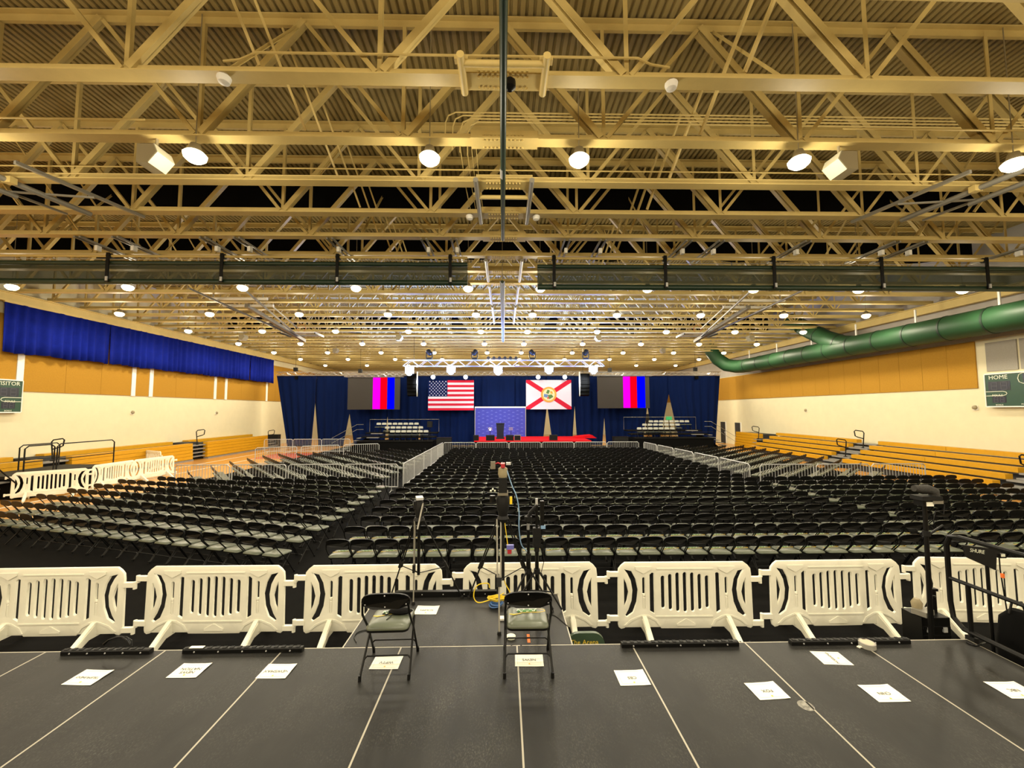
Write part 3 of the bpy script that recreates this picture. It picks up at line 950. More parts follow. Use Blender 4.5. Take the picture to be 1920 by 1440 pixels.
for k in range(6):
    B().span((0.03 * k, -1.9, 0.1 + 0.21 * k), (0.4, 1.4, 0.1 + 0.21 * k + 0.195)).build('board', 'bleacher', o)
B().span((0.4, -1.9, 0), (1.55, 1.4, 1.3)).build('understructure', 'darkgap', o)
for (ya, yb2), lab in zip(((22.37, 23.68), (13.97, 15.38)), ('grey aisle stair between the right bleacher banks', 'grey aisle stair at the right edge of the picture')):
    o = thing('aisle_stair', lab, 'stairs', (TX[0], (ya + yb2) / 2, 0), 0, 'right aisle stairs')
    hw = (yb2 - ya) / 2 - 0.03
    for k in range(5):
        B().span((TX[k] - TX[0] - 0.05, -hw, TZ[k] - 0.26), (TX[k] - TX[0] + 0.5, hw, TZ[k] - 0.19)).build('step', 'greystep', o)
        if k:
            B().span((TX[k] - TX[0] - 0.3, -hw + 0.1, TZ[k] - 0.42), (TX[k] - TX[0] - 0.02, hw - 0.1, TZ[k] - 0.36)).build('half_step', 'greystep', o)
    B().span((-0.45, -hw, 0.1), (-0.1, hw, 0.16)).build('half_step', 'greystep', o)
    B().prism([(0.0, 0.0), (2.75, 0.0), (2.75, 1.15), (2.3, 1.15), (0, 0.2)], (0, hw, 0), (1, 0, 0), (0, 0, 1), 2 * hw).build('stringer', 'darkgap', o)
o = thing('aisle_stair', 'dark folded steps in the far bleachers on the right', 'stairs', (19.6, 31.35, 0), 0, 'right aisle stairs')
for k in range(4):
    B().box((0.1 * k, 0, 0.2 + 0.24 * k), (0.5, 0.85, 0.05)).build('step', 'greystep', o)
B().box((0.75, 0, 0.5), (0.9, 0.85, 1.0)).build('stringer', 'darkgap', o)
aisle_rail(TX[1] + 0.1, 22.85, TZ[1] - 0.19, -1, 'black loop handrail, lower one on the right aisle stair')
aisle_rail(TX[3] + 0.2, 22.95, TZ[3] - 0.19, -1, 'black loop handrail, upper one on the right aisle stair')
aisle_rail(TX[1] + 0.1, 14.65, TZ[1] - 0.19, -1, 'black loop handrail at the right edge of the picture')
aisle_rail(19.8, 31.4, 0.95, -1, 'black loop handrail on the far dark steps')

# ================================================================== STAGE END
def truss(name, p, q, size, label, cat='truss', group=None, seg=None):
    """square lattice truss from p to q"""
    p, q = Vector(p), Vector(q)
    d, a, b_, L = frame_of(p, q)
    o = thing(name, label, cat, p, 0, group)
    h = size / 2
    cs = B()
    for sa in (-1, 1):
        for sb in (-1, 1):
            off = a * (sa * h) + b_ * (sb * h)
            cs.tube([off, d * L + off], 0.025, 6)
    cs.build('chords', 'alu', o, True)
    n = seg or max(2, int(L / size))
    lat = B()
    for i in range(n):
        s0, s1 = d * (L * i / n), d * (L * (i + 1) / n)
        e = 1 if i % 2 else -1
        for sa in (-1, 1):
            lat.tube([s0 + a * (sa * h) + b_ * (e * h), s1 + a * (sa * h) - b_ * (e * h)], 0.014, 4)
        for sb in (-1, 1):
            lat.tube([s0 + a * (e * h) + b_ * (sb * h), s1 - a * (e * h) + b_ * (sb * h)], 0.014, 4)
    lat.build('lattice', 'alu', o, False, 'stuff')
    return o


YC = 37.3                        # the drape line
SC = FPX / YC
ZT = EYE + (769 - 704.5) / SC
X_ = lambda px, Y: at(px, 769, Y).x
# drape lengths: left edge (top px, bottom px, height of the slit's tip), right edge likewise
slits = [(590, 586, 597, 757), (656, 645, 666, 768), (727, 721, 731, 766), (787, 784, 789, 779), (845, 844.5, 845.5, 810), (905, 904.5, 905.5, 810),
         (965, 964.5, 965.5, 810), (1026, 1017, 1036, 752), (1078, 1072, 1082, 745), (1133, 1128, 1136, 768), (1214, 1203, 1224, 752), (1255, 1234, 1273, 736)]
ed = [(517, 517, 541, 700)] + slits + [(1352, 1340, 1352, 700)]
for i in range(len(ed) - 1):
    l, r_ = ed[i], ed[i + 1]
    zl = EYE + (769 - l[3]) / SC
    zr_ = EYE + (769 - r_[3]) / SC
    xlt, xlb = X_(l[0], YC) - 0.05, X_(l[2], YC) - (0.05 if l[2] - l[1] < 2 else 0)
    xrt, xrb = X_(r_[0], YC) + 0.05, X_(r_[1], YC) + (0.05 if r_[2] - r_[1] < 2 else 0)
    nz_, nx = 20, max(14, int((xrt - xlt) * 9))
    zs = [ZT * q / nz_ for q in range(nz_ + 1)]
    v, f = [], []
    for q in range(nx + 1):
        t = q / nx
        for z_ in zs:
            fl = min(1, max(0, (zl - z_) / zl))
            fr = min(1, max(0, (zr_ - z_) / zr_))
            xl = xlt + (xlb - xlt) * fl
            xr = xrt + (xrb - xrt) * fr
            ph = t * nx * 0.95 + i * 2
            v.append((xl + (xr - xl) * t, YC + 0.07 * (i % 2) + (0.05 + 0.05 * (1 - z_ / ZT)) * math.sin(ph) + 0.05 * math.sin(ph * 0.31 + i), max(0.02, z_)))
    m_ = nz_ + 1
    for q in range(nx):
        for w in range(nz_):
            a = q * m_ + w
            f.append((a, a + m_, a + m_ + 1, a + 1))
    o = B().add(v, f).build('navy_drape', 'navy', None, True)
    o.modifiers.new('thickness', 'SOLIDIFY').thickness = 0.012
    tag(o, 'navy pleated stage drape, %s length from the left side wall' % ORD[i], 'drape', 'navy drapes across the end of the hall')
truss('drape_truss', (X_(517, YC), YC, ZT + 0.2), (X_(1352, YC), YC, ZT + 0.2), 0.3, 'long aluminium truss carrying the navy drapes')
for px, lab in ((553, 'left'), (1305, 'right')):
    o = thing('chain_hoist', 'black chain hoist on the drape truss, %s end' % lab, 'hoist', (X_(px, YC), YC - 0.1, ZT + 0.38), 0, 'black chain hoists')
    B().box((0, 0, 0.2), (0.3, 0.25, 0.34)).build('motor', 'blackmatte', o)
    B().tube([(0, 0, 0.3), (0, 0, DK - ZT - 0.38)], 0.012, 4).build('chain', 'black', o)
    B().box((0.1, 0, -0.55), (0.25, 0.2, 0.3)).build('chain_bag', 'blackfab', o)

# LED screens hanging on short trusses
YS = 35.6
SS = FPX / YS
for side, xa, xb, ya, yb_, bars in (('left', 651, 750, 707.5, 768, ((699.5, 713.5, 'magenta'), (713.5, 726, 'redpix'), (726.8, 740, 'bluepix'))),
                                    ('right', 1121, 1217, 705.5, 765.5, ((1168, 1181, 'magenta'), (1181, 1193.5, 'redpix'), (1194, 1209, 'bluepix')))):
    p, q = at(xa, yb_, YS), at(xb, ya, YS)
    o = thing('led_screen', 'dark LED screen with magenta red and blue bars, %s of the flags' % side, 'screen', (p.x, YS, p.z), 0, 'LED screens')
    w, h = q.x - p.x, q.z - p.z
    nxp, nzp = 10, 6
    B().span((0, 0.02, 0), (w, 0.14, h)).build('panel_wall', 'screen', o)
    for b0, b1, mm in bars:
        u0, u1 = at(b0, ya, YS).x - p.x, at(b1, ya, YS).x - p.x
        B().span((u0, 0.0, 0.03), (u1, 0.02, h - 0.02)).build('light_bar', mm, o)
    for u in (0.3, w - 0.3):
        B().bar((u, 0.08, h), (u, 0.08, h + 0.1), 0.08).build('hanging_strap', 'black', o)
    tr = truss('screen_truss', (p.x - 0.3, YS + 0.05, q.z + 0.2), (q.x + 0.3, YS + 0.05, q.z + 0.2), 0.3, 'short bright truss above the %s LED screen' % side, 'truss', 'screen trusses')
    o2 = thing('chain_hoist', 'black chain hoist above the %s LED screen' % side, 'hoist', ((p.x + q.x) / 2 - 1.2, YS, q.z + 0.4), 0, 'black chain hoists')
    B().box((0, 0, 0.15), (0.3, 0.25, 0.34)).build('motor', 'blackmatte', o2)
    B().tube([(0, 0, 0.3), (0, 0, DK - q.z - 0.4)], 0.012, 4).build('chain', 'black', o2)

# flags shown between the screens
YG = 36.4
p, q = at(802.5, 769.5, YG), at(888.5, 713, YG)
o = thing('us_flag', 'stars and stripes flag hung over the stage', 'flag', (p.x, YG, p.z))
w, h = q.x - p.x, q.z - p.z
B().span((0, 0.02, 0), (w, 0.06, h)).build('white_field', 'flagwhite', o)
for k in range(7):
    z0 = h * (2 * k) / 13
    B().span((0 if k < 4 else w * 0.42, 0.005, z0), (w, 0.02, z0 + h / 13)).build('red_stripe', 'flagred', o)
for u in (0.15, w - 0.15):
    B().tube([(u, 0.05, h), (u, 0.75, ZT + 0.1 - p.z)], 0.008, 4).build('hanging_line', 'black', o)
B().span((0, 0.0, h * 6 / 13), (w * 0.42, 0.02, h)).build('blue_canton', 'flagblue', o)
st = B()
for r_ in range(9):
    for c_ in range(6 if r_ % 2 == 0 else 5):
        cx = w * 0.42 * (c_ + 0.5 + (0 if r_ % 2 == 0 else 0.5)) / 6
        cz = h * 6 / 13 + h * 7 / 13 * (r_ + 0.75) / 9.5
        pts = []
        for a in range(10):
            rr = 0.066 if a % 2 == 0 else 0.027
            pts.append((cx + rr * math.sin(a * PI / 5), cz + rr * math.cos(a * PI / 5)))
        st.prism(pts[::-1], (0, 0, 0), (1, 0, 0), (0, 0, 1), 0.008)
st.build('stars', 'flagwhite', o, False, 'stuff')

p, q = at(986.5, 767.5, YG), at(1071, 712.5, YG)
o = thing('state_flag', 'white flag with red diagonal cross and round seal', 'flag', (p.x, YG, p.z))
w, h = q.x - p.x, q.z - p.z
B().span((0, 0.02, 0), (w, 0.06, h)).build('white_field', 'flagwhite', o)
for u in (0.15, w - 0.15):
    B().tube([(u, 0.05, h), (u, 0.75, ZT + 0.1 - p.z)], 0.008, 4).build('hanging_line', 'black', o)
t_ = 0.36
for sgn, nm in ((1, 'red_band'), (-1, 'red_band')):
    poly = [(0, 0), (t_, 0), (w, h - t_ * h / w), (w, h), (w - t_, h), (0, t_ * h / w)]
    if sgn < 0:
        poly = [(w - x, z) for x, z in poly][::-1]
    B().prism(poly, (0, 0.02 if sgn > 0 else 0.018, 0), (1, 0, 0), (0, 0, 1), 0.012).build(nm, 'flagred', o)
sl = thing('seal', '', '', (w / 2, 0, h / 2))
del sl['label'], sl['category']
sl.parent = o
rx = Matrix.Rotation(PI / 2, 3, 'X')
B().lathe([(0.70, -0.02), (0.70, 0.02)], (0, 0, 0), 28, 0, rx).build('ring', 'sealring', sl)
B().lathe([(0.54, -0.02), (0.54, 0.028)], (0, 0, 0), 28, 0, rx).build('disc', 'sealdisc', sl)
for nm, mm, pts in (('palm', 'sealgreen', [(-0.1, -0.05), (0.05, -0.42), (0.42, -0.2), (0.25, 0.02)]), ('palm', 'sealgreen', [(-0.25, 0.15), (-0.02, 0.05), (0.1, 0.36), (-0.1, 0.46)]),
                    ('water', 'sealblue', [(-0.46, -0.2), (-0.15, -0.28), (-0.05, 0.0), (-0.42, 0.08)]), ('sun', 'sealring', [(0.15, 0.1), (0.38, 0.06), (0.32, 0.3), (0.12, 0.32)]),
                    ('figure', 'flagred', [(-0.12, -0.4), (-0.02, -0.4), (-0.02, -0.2), (-0.12, -0.2)])):
    B().prism(pts, (0, -0.028, 0), (1, 0, 0), (0, 0, 1), 0.008).build(nm, mm, sl)

# the stage
ZS = 0.92
o = thing('stage_platform', 'low stage with red carpet in front of the blue backdrop', 'stage', (0, 31.0, 0))
x0, x1 = X_(889, 31), X_(1108, 31)
B().span((x0, 0, ZS - 0.08), (x1, 5.2, ZS)).build('carpet_deck', 'redcarpet', o)
B().span((x0 + 0.02, 0.02, 0.03), (x1 - 0.02, 5.18, ZS - 0.08)).build('skirt', 'blackfab', o)
xa = X_(1078, 33)
B().prism([(0, 0), (1.9, 0), (1.5, 0.26), (0.2, 0.14)], (xa, 2.6, ZS), (1, 0, 0), (0, 0, 1), -1.2).build('ramp', 'redcarpet', o)
YBk = 36.0
p, q = at(890.5, 822, YBk), at(985.5, 763, YBk)
o = thing('stage_backdrop', 'blue printed backdrop panel behind the lectern', 'backdrop', (p.x, YBk, ZS))
w, h = q.x - p.x, q.z - ZS
B().span((0, 0, 0), (w, 0.08, h - 0.06)).build('printed_panel', 'backdrop', o)
B().span((-0.02, -0.03, h - 0.08), (w + 0.02, 0.1, h + 0.03)).build('top_rail', 'white', o)
for u in (0.0, w):
    B().span((u - 0.025, -0.02, 0), (u + 0.025, 0.1, h - 0.07)).build('side_rail', 'greymetal', o)
mk = B()
for c_ in range(11):
    u = 0.34 + c_ * (w - 0.68) / 10
    zz = 0.12 + (0.15 if c_ % 2 else 0)
    while zz < h - 0.25:
        mk.span((u - 0.11, -0.006, zz), (u + 0.11, 0.0, zz + 0.035))
        mk.span((u - 0.06, -0.006, zz + 0.05), (u + 0.07, 0.0, zz + 0.075))
        zz += 0.33
mk.build('printed_marks', 'mark', o, False, 'stuff')

p = at(938, 827, 33.2)
o = thing('lectern', 'dark navy lectern in the middle of the stage', 'lectern', (p.x, 33.2, ZS))
B().prism([(-0.3, 0), (0.3, 0), (0.27, 0.5), (0.31, 0.95), (0.33, 1.22), (-0.33, 1.22), (-0.31, 0.95), (-0.27, 0.5)], (0, -0.2, 0), (1, 0, 0), (0, 0, 1), -0.4).build('body', 'lecternblue', o)
B().box((0, 0.0, 1.25), (0.72, 0.5, 0.05)).build('reading_top', 'blackmatte', o)
B().box((0, -0.21, 0.06), (0.68, 0.06, 0.12)).build('plinth', 'blackmatte', o)
for sx in (-1, 1):
    B().tube([(sx * 0.12, 0, 1.27), (sx * 0.1, -0.1, 1.5)], 0.01, 5).build('microphone', 'black', o)

for px, wd, lab in ((919.5, 0.66, 'black stage monitor wedge left of the lectern'), (955.5, 0.6, 'black stage monitor wedge right of the lectern'), (970, 0.5, 'grey stage monitor wedge further right of the lectern'),
                    (1037, 0.6, 'black stage monitor wedge near the red ramp'), (893, 0.4, 'small black wedge at the left corner of the stage')):
    Y = 31.6
    o = thing('monitor_wedge', lab, 'speaker', (X_(px, Y), Y, ZS), 0, 'stage monitors')
    m1 = 'blackmatte' if 'grey' not in lab else 'greymetal'
    B().prism([(-0.25, 0), (0.25, 0), (0.25, 0.16), (-0.05, 0.42), (-0.25, 0.42)], (wd / 2, 0, 0), (0, 1, 0), (0, 0, 1), -wd).build('cabinet', m1, o)
    B().box((0, -0.255, 0.2), (wd * 0.9, 0.012, 0.36)).build('grille', 'black', o)
for px, py, lab in ((919, 806, 'teleprompter stand with bright glint left of the lectern'), (958, 806, 'thin teleprompter stand right of the lectern')):
    p = at(px, py, 32.4)
    o = thing('prompter_stand', lab, 'prompter', (p.x, 32.4, ZS), 0, 'teleprompter stands')
    B().tube([(0, 0, 0), (0, 0, p.z - ZS)], 0.02, 6).build('pole', 'black', o)
    B().lathe([(0.16, 0), (0.14, 0.03)], (0, 0, 0), 12).build('base', 'black', o)
    B().box((0, 0, p.z - ZS + 0.08), (0.32, 0.02, 0.3), rot=Matrix.Rotation(R(35), 3, 'X')).build('glass_plate', 'glass', o)
    if px < 930:
        B().lathe([(0.01, -0.05), (0.06, 0), (0.01, 0.05)], (0, -0.05, p.z - ZS), 8).build('glint_bead', 'coollens', o)  # glowing bead put in for the bright glint

# front lighting truss with fixtures
YT = 28.0
p, q = at(757, 681, YT), at(1132, 680, YT)
truss('lighting_truss', p, (q.x, YT, p.z), 0.42, 'aluminium lighting truss hung in front of the stage', seg=26)
ztr = p.z
cn = 0
for px, py, br, lab in ((768, 697, 1, 'first'), (846, 695, 1, 'second'), (934, 696, 1, 'third'), (1029, 694, 1, 'fourth'), (1112, 694, 1, 'fifth')):
    c = at(px, py, YT)
    o = thing('moving_head_lamp', 'glaring white moving-head lamp under the lighting truss, %s from left' % lab, 'stage lamp', (c.x, YT, ztr - 0.25), 0, 'lamps under the lighting truss')
    dz = c.z - (ztr - 0.25)
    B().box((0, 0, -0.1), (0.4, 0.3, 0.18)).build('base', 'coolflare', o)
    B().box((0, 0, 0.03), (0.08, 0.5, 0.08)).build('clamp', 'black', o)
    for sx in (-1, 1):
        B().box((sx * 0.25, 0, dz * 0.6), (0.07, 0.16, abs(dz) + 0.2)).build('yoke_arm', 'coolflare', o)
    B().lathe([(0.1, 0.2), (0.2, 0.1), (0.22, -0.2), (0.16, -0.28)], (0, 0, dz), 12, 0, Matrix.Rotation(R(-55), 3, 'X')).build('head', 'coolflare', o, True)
    B().lathe([(0.16, -0.282), (0.15, -0.30)], (0, 0, dz), 12, 0, Matrix.Rotation(R(-55), 3, 'X')).build('lens', 'coollens', o)
    light('head_spill', 'SPOT', (c.x, YT - 0.5, c.z - 0.15), 11000, (0.20, 0.33, 1.0), None, 0.3, (c.x, YT - 0.5, DK), R(168), 0.6)
    light('stage_light', 'SPOT', (c.x, YT + 0.5, c.z - 0.3), 1500, (0.86, 0.92, 1.0), None, 0.2, (c.x * 0.35, 35.5, 1.6), R(58), 0.7)
for i, (px, py) in enumerate(((805, 669), (890, 671), (998, 669), (1098, 671))):
    c = at(px, py, YT)
    o = thing('moving_head_lamp', 'black moving-head lamp standing on top of the lighting truss, %s from left' % ORD[i], 'stage lamp', (c.x, YT, ztr + 0.22), 0, 'lamps on top of the lighting truss')
    B().box((0, 0, 0.08), (0.36, 0.3, 0.16)).build('base', 'blackmatte', o)
    for sx in (-1, 1):
        B().box((sx * 0.2, 0, 0.35), (0.06, 0.14, 0.42)).build('yoke_arm', 'black', o)
    B().lathe([(0.06, -0.2), (0.15, -0.12), (0.17, 0.16), (0.13, 0.24)], (0, 0, 0.5), 12, 0, Matrix.Rotation(R((-35, 30, -40, 25)[i]), 3, 'Y')).build('head', 'black', o, True)
o = thing('lamp_bar', 'row of small black lamps on the lighting truss middle', 'lamp bar', ((at(912, 672, YT).x), YT - 0.25, ztr + 0.3))
B().bar((0, 0, 0), (2.2, 0, 0), 0.05).build('bar', 'black', o)
for k in range(6):
    B().lathe([(0.05, -0.12), (0.11, -0.05), (0.11, 0.13)], (0.15 + 0.38 * k, 0, 0.02), 10, 0, rx).build('small_lamp', 'black', o, True)
for i, px in enumerate((812, 873, 1009, 1059)):
    Y = 36.0
    c = at(px, 707, Y)
    o = thing('stage_par_lamp', 'glaring round white lamp hung above the flags, %s from left' % ORD[i], 'stage lamp', c, 0, 'round lamps above the flags')
    B().lathe([(0.08, 0.3), (0.16, 0.2), (0.19, 0.0)], (0, 0, 0), 14, 0, rx @ Matrix.Rotation(PI, 3, 'X')).build('can', 'blackmatte', o, True)
    B().lathe([(0.02, 0.06), (0.15, 0.04), (0.185, 0.0)], (0, 0, 0), 14, 0, rx).build('lens', 'coollens', o, True)
    B().tube([(0, 0.1, 0.1), (0, 0.4, ZT + 0.2 - c.z)], 0.02, 6).build('bracket', 'black', o)
    light('wash_light', 'SPOT', (c.x, Y - 0.4, c.z), 420, (0.85, 0.9, 1.0), None, 0.15, (c.x, 26, 1.0), R(100), 1.0)
# a small blue glow lamp on the floor behind the stage's right side
for px, py, lab in ((1092, 815, 'right'), (912, 735, 'upper middle')):
    c = at(px, py, 36.6)
    if px > 1000:
        o = thing('floor_uplight', 'small blue uplight at the foot of the drapes right of the stage', 'stage lamp', (c.x, 36.3, 0.02))
        B().box((0, 0, 0.1), (0.3, 0.2, 0.2)).build('body', 'blackmatte', o)
        B().lathe([(0.09, 0.2), (0.08, 0.215)], (0, 0, 0), 12).build('lens', 'bluepix', o)
        light('blue_light', 'SPOT', (c.x, 36.3, 0.35), 60, (0.05, 0.1, 1.0), None, 0.1, (c.x, 37.2, 3.0), R(70), 0.9)
c = at(939, 800, 35.2)
light('backdrop_light', 'SPOT', (c.x, 34.4, ZS + 0.45), 55, (0.45, 0.55, 1.0), None, 0.15, (c.x, 36.0, ZS + 1.4), R(120), 1.0)

# line-array speakers
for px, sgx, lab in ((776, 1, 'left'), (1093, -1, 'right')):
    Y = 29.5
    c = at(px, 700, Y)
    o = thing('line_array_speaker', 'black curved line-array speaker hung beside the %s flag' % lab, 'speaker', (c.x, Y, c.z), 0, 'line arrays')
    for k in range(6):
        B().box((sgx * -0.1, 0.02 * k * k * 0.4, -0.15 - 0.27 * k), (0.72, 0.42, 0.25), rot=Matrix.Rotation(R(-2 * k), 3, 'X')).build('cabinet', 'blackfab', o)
    B().tube([(sgx * 0.3 + (0.0 if k_ < 4 else -0.0), -0.24, 0.1 - 0.3 * k_) for k_ in range(7)], [0.05, 0.05, 0.05, 0.045, 0.04, 0.03, 0.015], 6).build('lit_edge_strip', 'white', o, True)  # white strip put in for the edge that the stage light catches
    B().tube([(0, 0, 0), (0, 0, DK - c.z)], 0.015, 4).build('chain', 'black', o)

# risers with white-seated chairs (chairs come with the chair field below)
def riser_chair_meshes():
    v = rounded_pts(0.37, 0.17, 0.075, 4, 0.03)
    bk = B().prism(v, (0, -0.16, 0.70), (1, 0, 0), (0, 0, 1), 0.04).mesh('backrest', 'palecover')
    st = B().span((-0.2, -0.14, 0.41), (0.2, 0.24, 0.46)).mesh('seat', 'seatv')
    lg = [B().tube([(sx * 0.2, -0.15, 0.6), (sx * 0.21, 0.22, 0.0)] if fr else [(sx * 0.2, 0.12, 0.41), (sx * 0.21, -0.22, 0.0)], 0.012, 5).mesh('leg', 'black') for sx in (-1, 1) for fr in (0, 1)]
    return bk, st, lg


def rounded_pts(w, h, r, n, r2):
    pts = []
    for cx, cy, a0, rr in ((w / 2, h / 2, 0, r), (-w / 2, h / 2, 90, r), (-w / 2, -h / 2, 180, r2), (w / 2, -h / 2, 270, r2)):
        ox, oy = cx - math.copysign(rr, cx), cy - math.copysign(rr, cy)
        pts += [(ox + rr * math.cos(R(a0 + 90 * k / n)), oy + rr * math.sin(R(a0 + 90 * k / n))) for k in range(n + 1)]
    return pts


RBK, RST, RLG = riser_chair_meshes()
Y0 = 31.5
for side, x0, x1, sx, zt_, spans, lab in (
        ('left', -11.3, -5.5, 1, (0.91, 1.17, 1.44), ((735, 798), (725, 788), (709, 780)), 'black stepped audience riser with rails left of the stage'),
        ('right', 10.2, 16.4, -1, (1.08, 1.34, 1.58), ((1200, 1262), (1210, 1272), (1222, 1290)), 'black stepped audience riser with rails right of the stage')):
    o = thing('audience_riser', lab, 'riser', ((x0 + x1) / 2, Y0, 0), 0, 'audience risers')
    hw = (x1 - x0) / 2
    for k in range(3):
        B().span((-hw, 1.0 * k, zt_[k] - 0.1), (hw, 1.0 * k + 0.99, zt_[k])).build('tier', 'blackfab', o)
        B().span((-hw, 1.0 * k - 0.012, zt_[k] - 0.05), (hw, 1.0 * k, zt_[k] - 0.02)).build('tier_edge', 'blackmatte', o)
        n = 8 if k == 2 else 7
        for j in range(n):
            px = spans[k][0] + (spans[k][1] - spans[k][0]) * j / (n - 1)
            c = thing('riser_chair', 'white-backed chair on the %s riser, %s from left in its %s row' % (side, ORD[j], ('lowest', 'middle', 'top')[k]), 'chair',
                      (at(px, 800, Y0 + k + 0.5).x, Y0 + k + 0.5, zt_[k]), PI, 'white-backed chairs on the risers')
            link('backrest', RBK, c)
            link('seat', RST, c)
            for me in RLG:
                link('leg', me, c)
    B().span((-hw + 0.02, 0.03, 0.02), (hw - 0.02, 2.9, zt_[0] - 0.1)).build('skirt', 'blackfab', o)
    B().tube([(-hw, -0.02, zt_[0]), (-hw, -0.02, zt_[0] + 0.45), (hw, -0.02, zt_[0] + 0.45), (hw, -0.02, zt_[0])], 0.013, 5).build('front_rail', 'blackmatte', o)
    B().tube([(-hw, 3.0, zt_[2]), (-hw, 3.0, zt_[2] + 1.05), (hw, 3.0, zt_[2] + 1.05), (hw, 3.0, zt_[2])], 0.013, 5).build('back_rail', 'greymetal', o)
    xo = -sx * hw
    for dz_ in (0.95, 0.55):
        B().tube([(xo, 1.5, zt_[1] + dz_), (xo - sx * 0.5, 1.4, zt_[1] + dz_), (xo - sx * 2.4, 1.2, dz_ + 0.1)], 0.015, 5).build('stair_rail', 'greymetal', o)
    for k in range(5):
        B().box((xo - sx * (0.2 + 0.3 * k), 1.4, zt_[1] - 0.12 - 0.21 * k), (0.28, 0.9, 0.04)).build('stair_step', 'greystep', o)
    B().prism([(0, 0.05), (1.6, 0.05), (0.0, zt_[1] - 0.2)], (xo, 1.95, 0), (-sx, 0, 0), (0, 0, 1), -1.05 if sx < 0 else 1.05).build('stair_stringer', 'blackfab', o)
    for k in range(2):
        B().box((-sx * (hw - 1.1), 0.45 + k, zt_[k] + 0.22), (0.9, 0.3, 0.04)).build('spare_step', 'greystep', o)
c = at(1163, 785, 31.6)
o = thing('exit_sign', 'small green lit sign behind the right riser', 'sign', (14.2, 34.75, 0.013))
B().box((0, 0, 2.52), (0.5, 0.06, 0.3)).build('panel', 'exit', o)
B().tube([(0, 0.05, 0), (0, 0.05, 2.5)], 0.02, 6).build('post', 'black', o)
# tall pole loudspeakers and cases near the stage
for px, py0, py1, Y, lab in ((806, 790, 801, 35.2, 'small black loudspeaker on a stand right of the left riser'), (833, 819, 833, 32.0, 'low black case on the floor left of the stage'), (1163, 813, 827, 32.5, 'low black case on the floor right of the stage')):
    a_, b2 = at(px, py1, Y), at(px, py0, Y)
    o = thing('loudspeaker' if 'loud' in lab else 'equipment_case', lab, 'speaker' if 'loud' in lab else 'case', (a_.x, Y, 0), 0)
    if 'loud' in lab:
        B().box((0, 0, (a_.z + b2.z) / 2), (0.4, 0.4, b2.z - a_.z)).build('cabinet', 'blackmatte', o)
        B().tube([(0, 0, 0.02), (0, 0, a_.z)], 0.03, 6).build('pole', 'black', o)
        B().lathe([(0.35, 0.02), (0.3, 0.05)], (0, 0, 0), 10).build('base', 'black', o)
    else:
        B().box((0, 0, 0.55), (1.1, 0.7, 1.05)).build('body', 'blackmatte', o)
        B().box((0, 0, 1.1), (1.12, 0.72, 0.06)).build('lid', 'black', o)

# ================================================================== FOLDING CHAIRS
def rounded(w, h, r, n=5, r2=None):
    """rounded rectangle centred on the origin; r at the top corners, r2 at the bottom"""
    r2 = r if r2 is None else r2
    pts = []
    for cx, cy, a0, rr in ((w / 2, h / 2, 0, r), (-w / 2, h / 2, 90, r), (-w / 2, -h / 2, 180, r2), (w / 2, -h / 2, 270, r2)):
        ox, oy = cx - math.copysign(rr, cx), cy - math.copysign(rr, cy)
        for k in range(n + 1):
            a = R(a0 + 90 * k / n)
            pts.append((ox + rr * math.cos(a), oy + rr * math.sin(a)))
    return pts


def seat_mesh(rings=3):
    b = B()
    out = rounded(0.40, 0.39, 0.05, 3)
    n = len(out)
    lev = [(0.96, 0.395, 1), (1.0, 0.40, 1), (1.0, 0.418, 1), (1.0, 0.42, 0), (0.985, 0.438, 0), (0.90, 0.452, 0), (0.6, 0.462, 0)]
    vs = []
    for sc, z, _ in lev:
        vs += [(x * sc, y * sc + 0.015, z - 0.02 * (y > 0.1) * 0.3) for x, y in out]
    fs, ms = [], []
    for i in range(len(lev) - 1):
        for j in range(n):
            fs.append((i * n + j, i * n + (j + 1) % n, (i + 1) * n + (j + 1) % n, (i + 1) * n + j))
            ms.append(lev[i][2])
    fs += [tuple(range(n))[::-1], tuple((len(lev) - 1) * n + j for j in range(n))]
    ms += [1, 0]
    b.v, b.f, b.m = vs, fs, ms
    me = b.mesh('seat', ['seatv', 'black'])
    me.shade_smooth()
    me.set_sharp_from_angle(angle=R(50))
    return me


def back_outline(w=0.455, h=0.15, n=8):
    pts = []
    for k in range(n + 1):                       # bulging top
        a = PI * k / n
        pts.append((w / 2 * math.copysign(abs(math.cos(a)) ** 0.72, math.cos(a)) if 0 < k < n else math.copysign(w / 2, math.cos(a)), h * 0.36 + h * 0.64 * math.sin(a) ** 0.8 if 0 < k < n else h * 0.36))
    pts += [(-w / 2 * 0.97, 0.02), (-w * 0.25, -0.008), (w * 0.25, -0.008), (w / 2 * 0.97, 0.02)]
    return pts


def back_mesh():
    pts = back_outline(n=12)
    b = B()
    k = len(pts)
    vs = []
    for t in (0.0, 0.022):
        for x, z in pts:
            bend = -0.045 * (1 - (x / 0.23) ** 2)
            vs.append((x, -0.205 + bend * 0.8 + t - 0.22 * z * 0.8, 0.643 + z))
    fs = [tuple(range(k)), tuple(range(k, 2 * k))[::-1]] + [(i, k + i, k + (i + 1) % k, (i + 1) % k) for i in range(k)]
    b.add(vs, fs)
    return b.mesh('backrest', 'black')


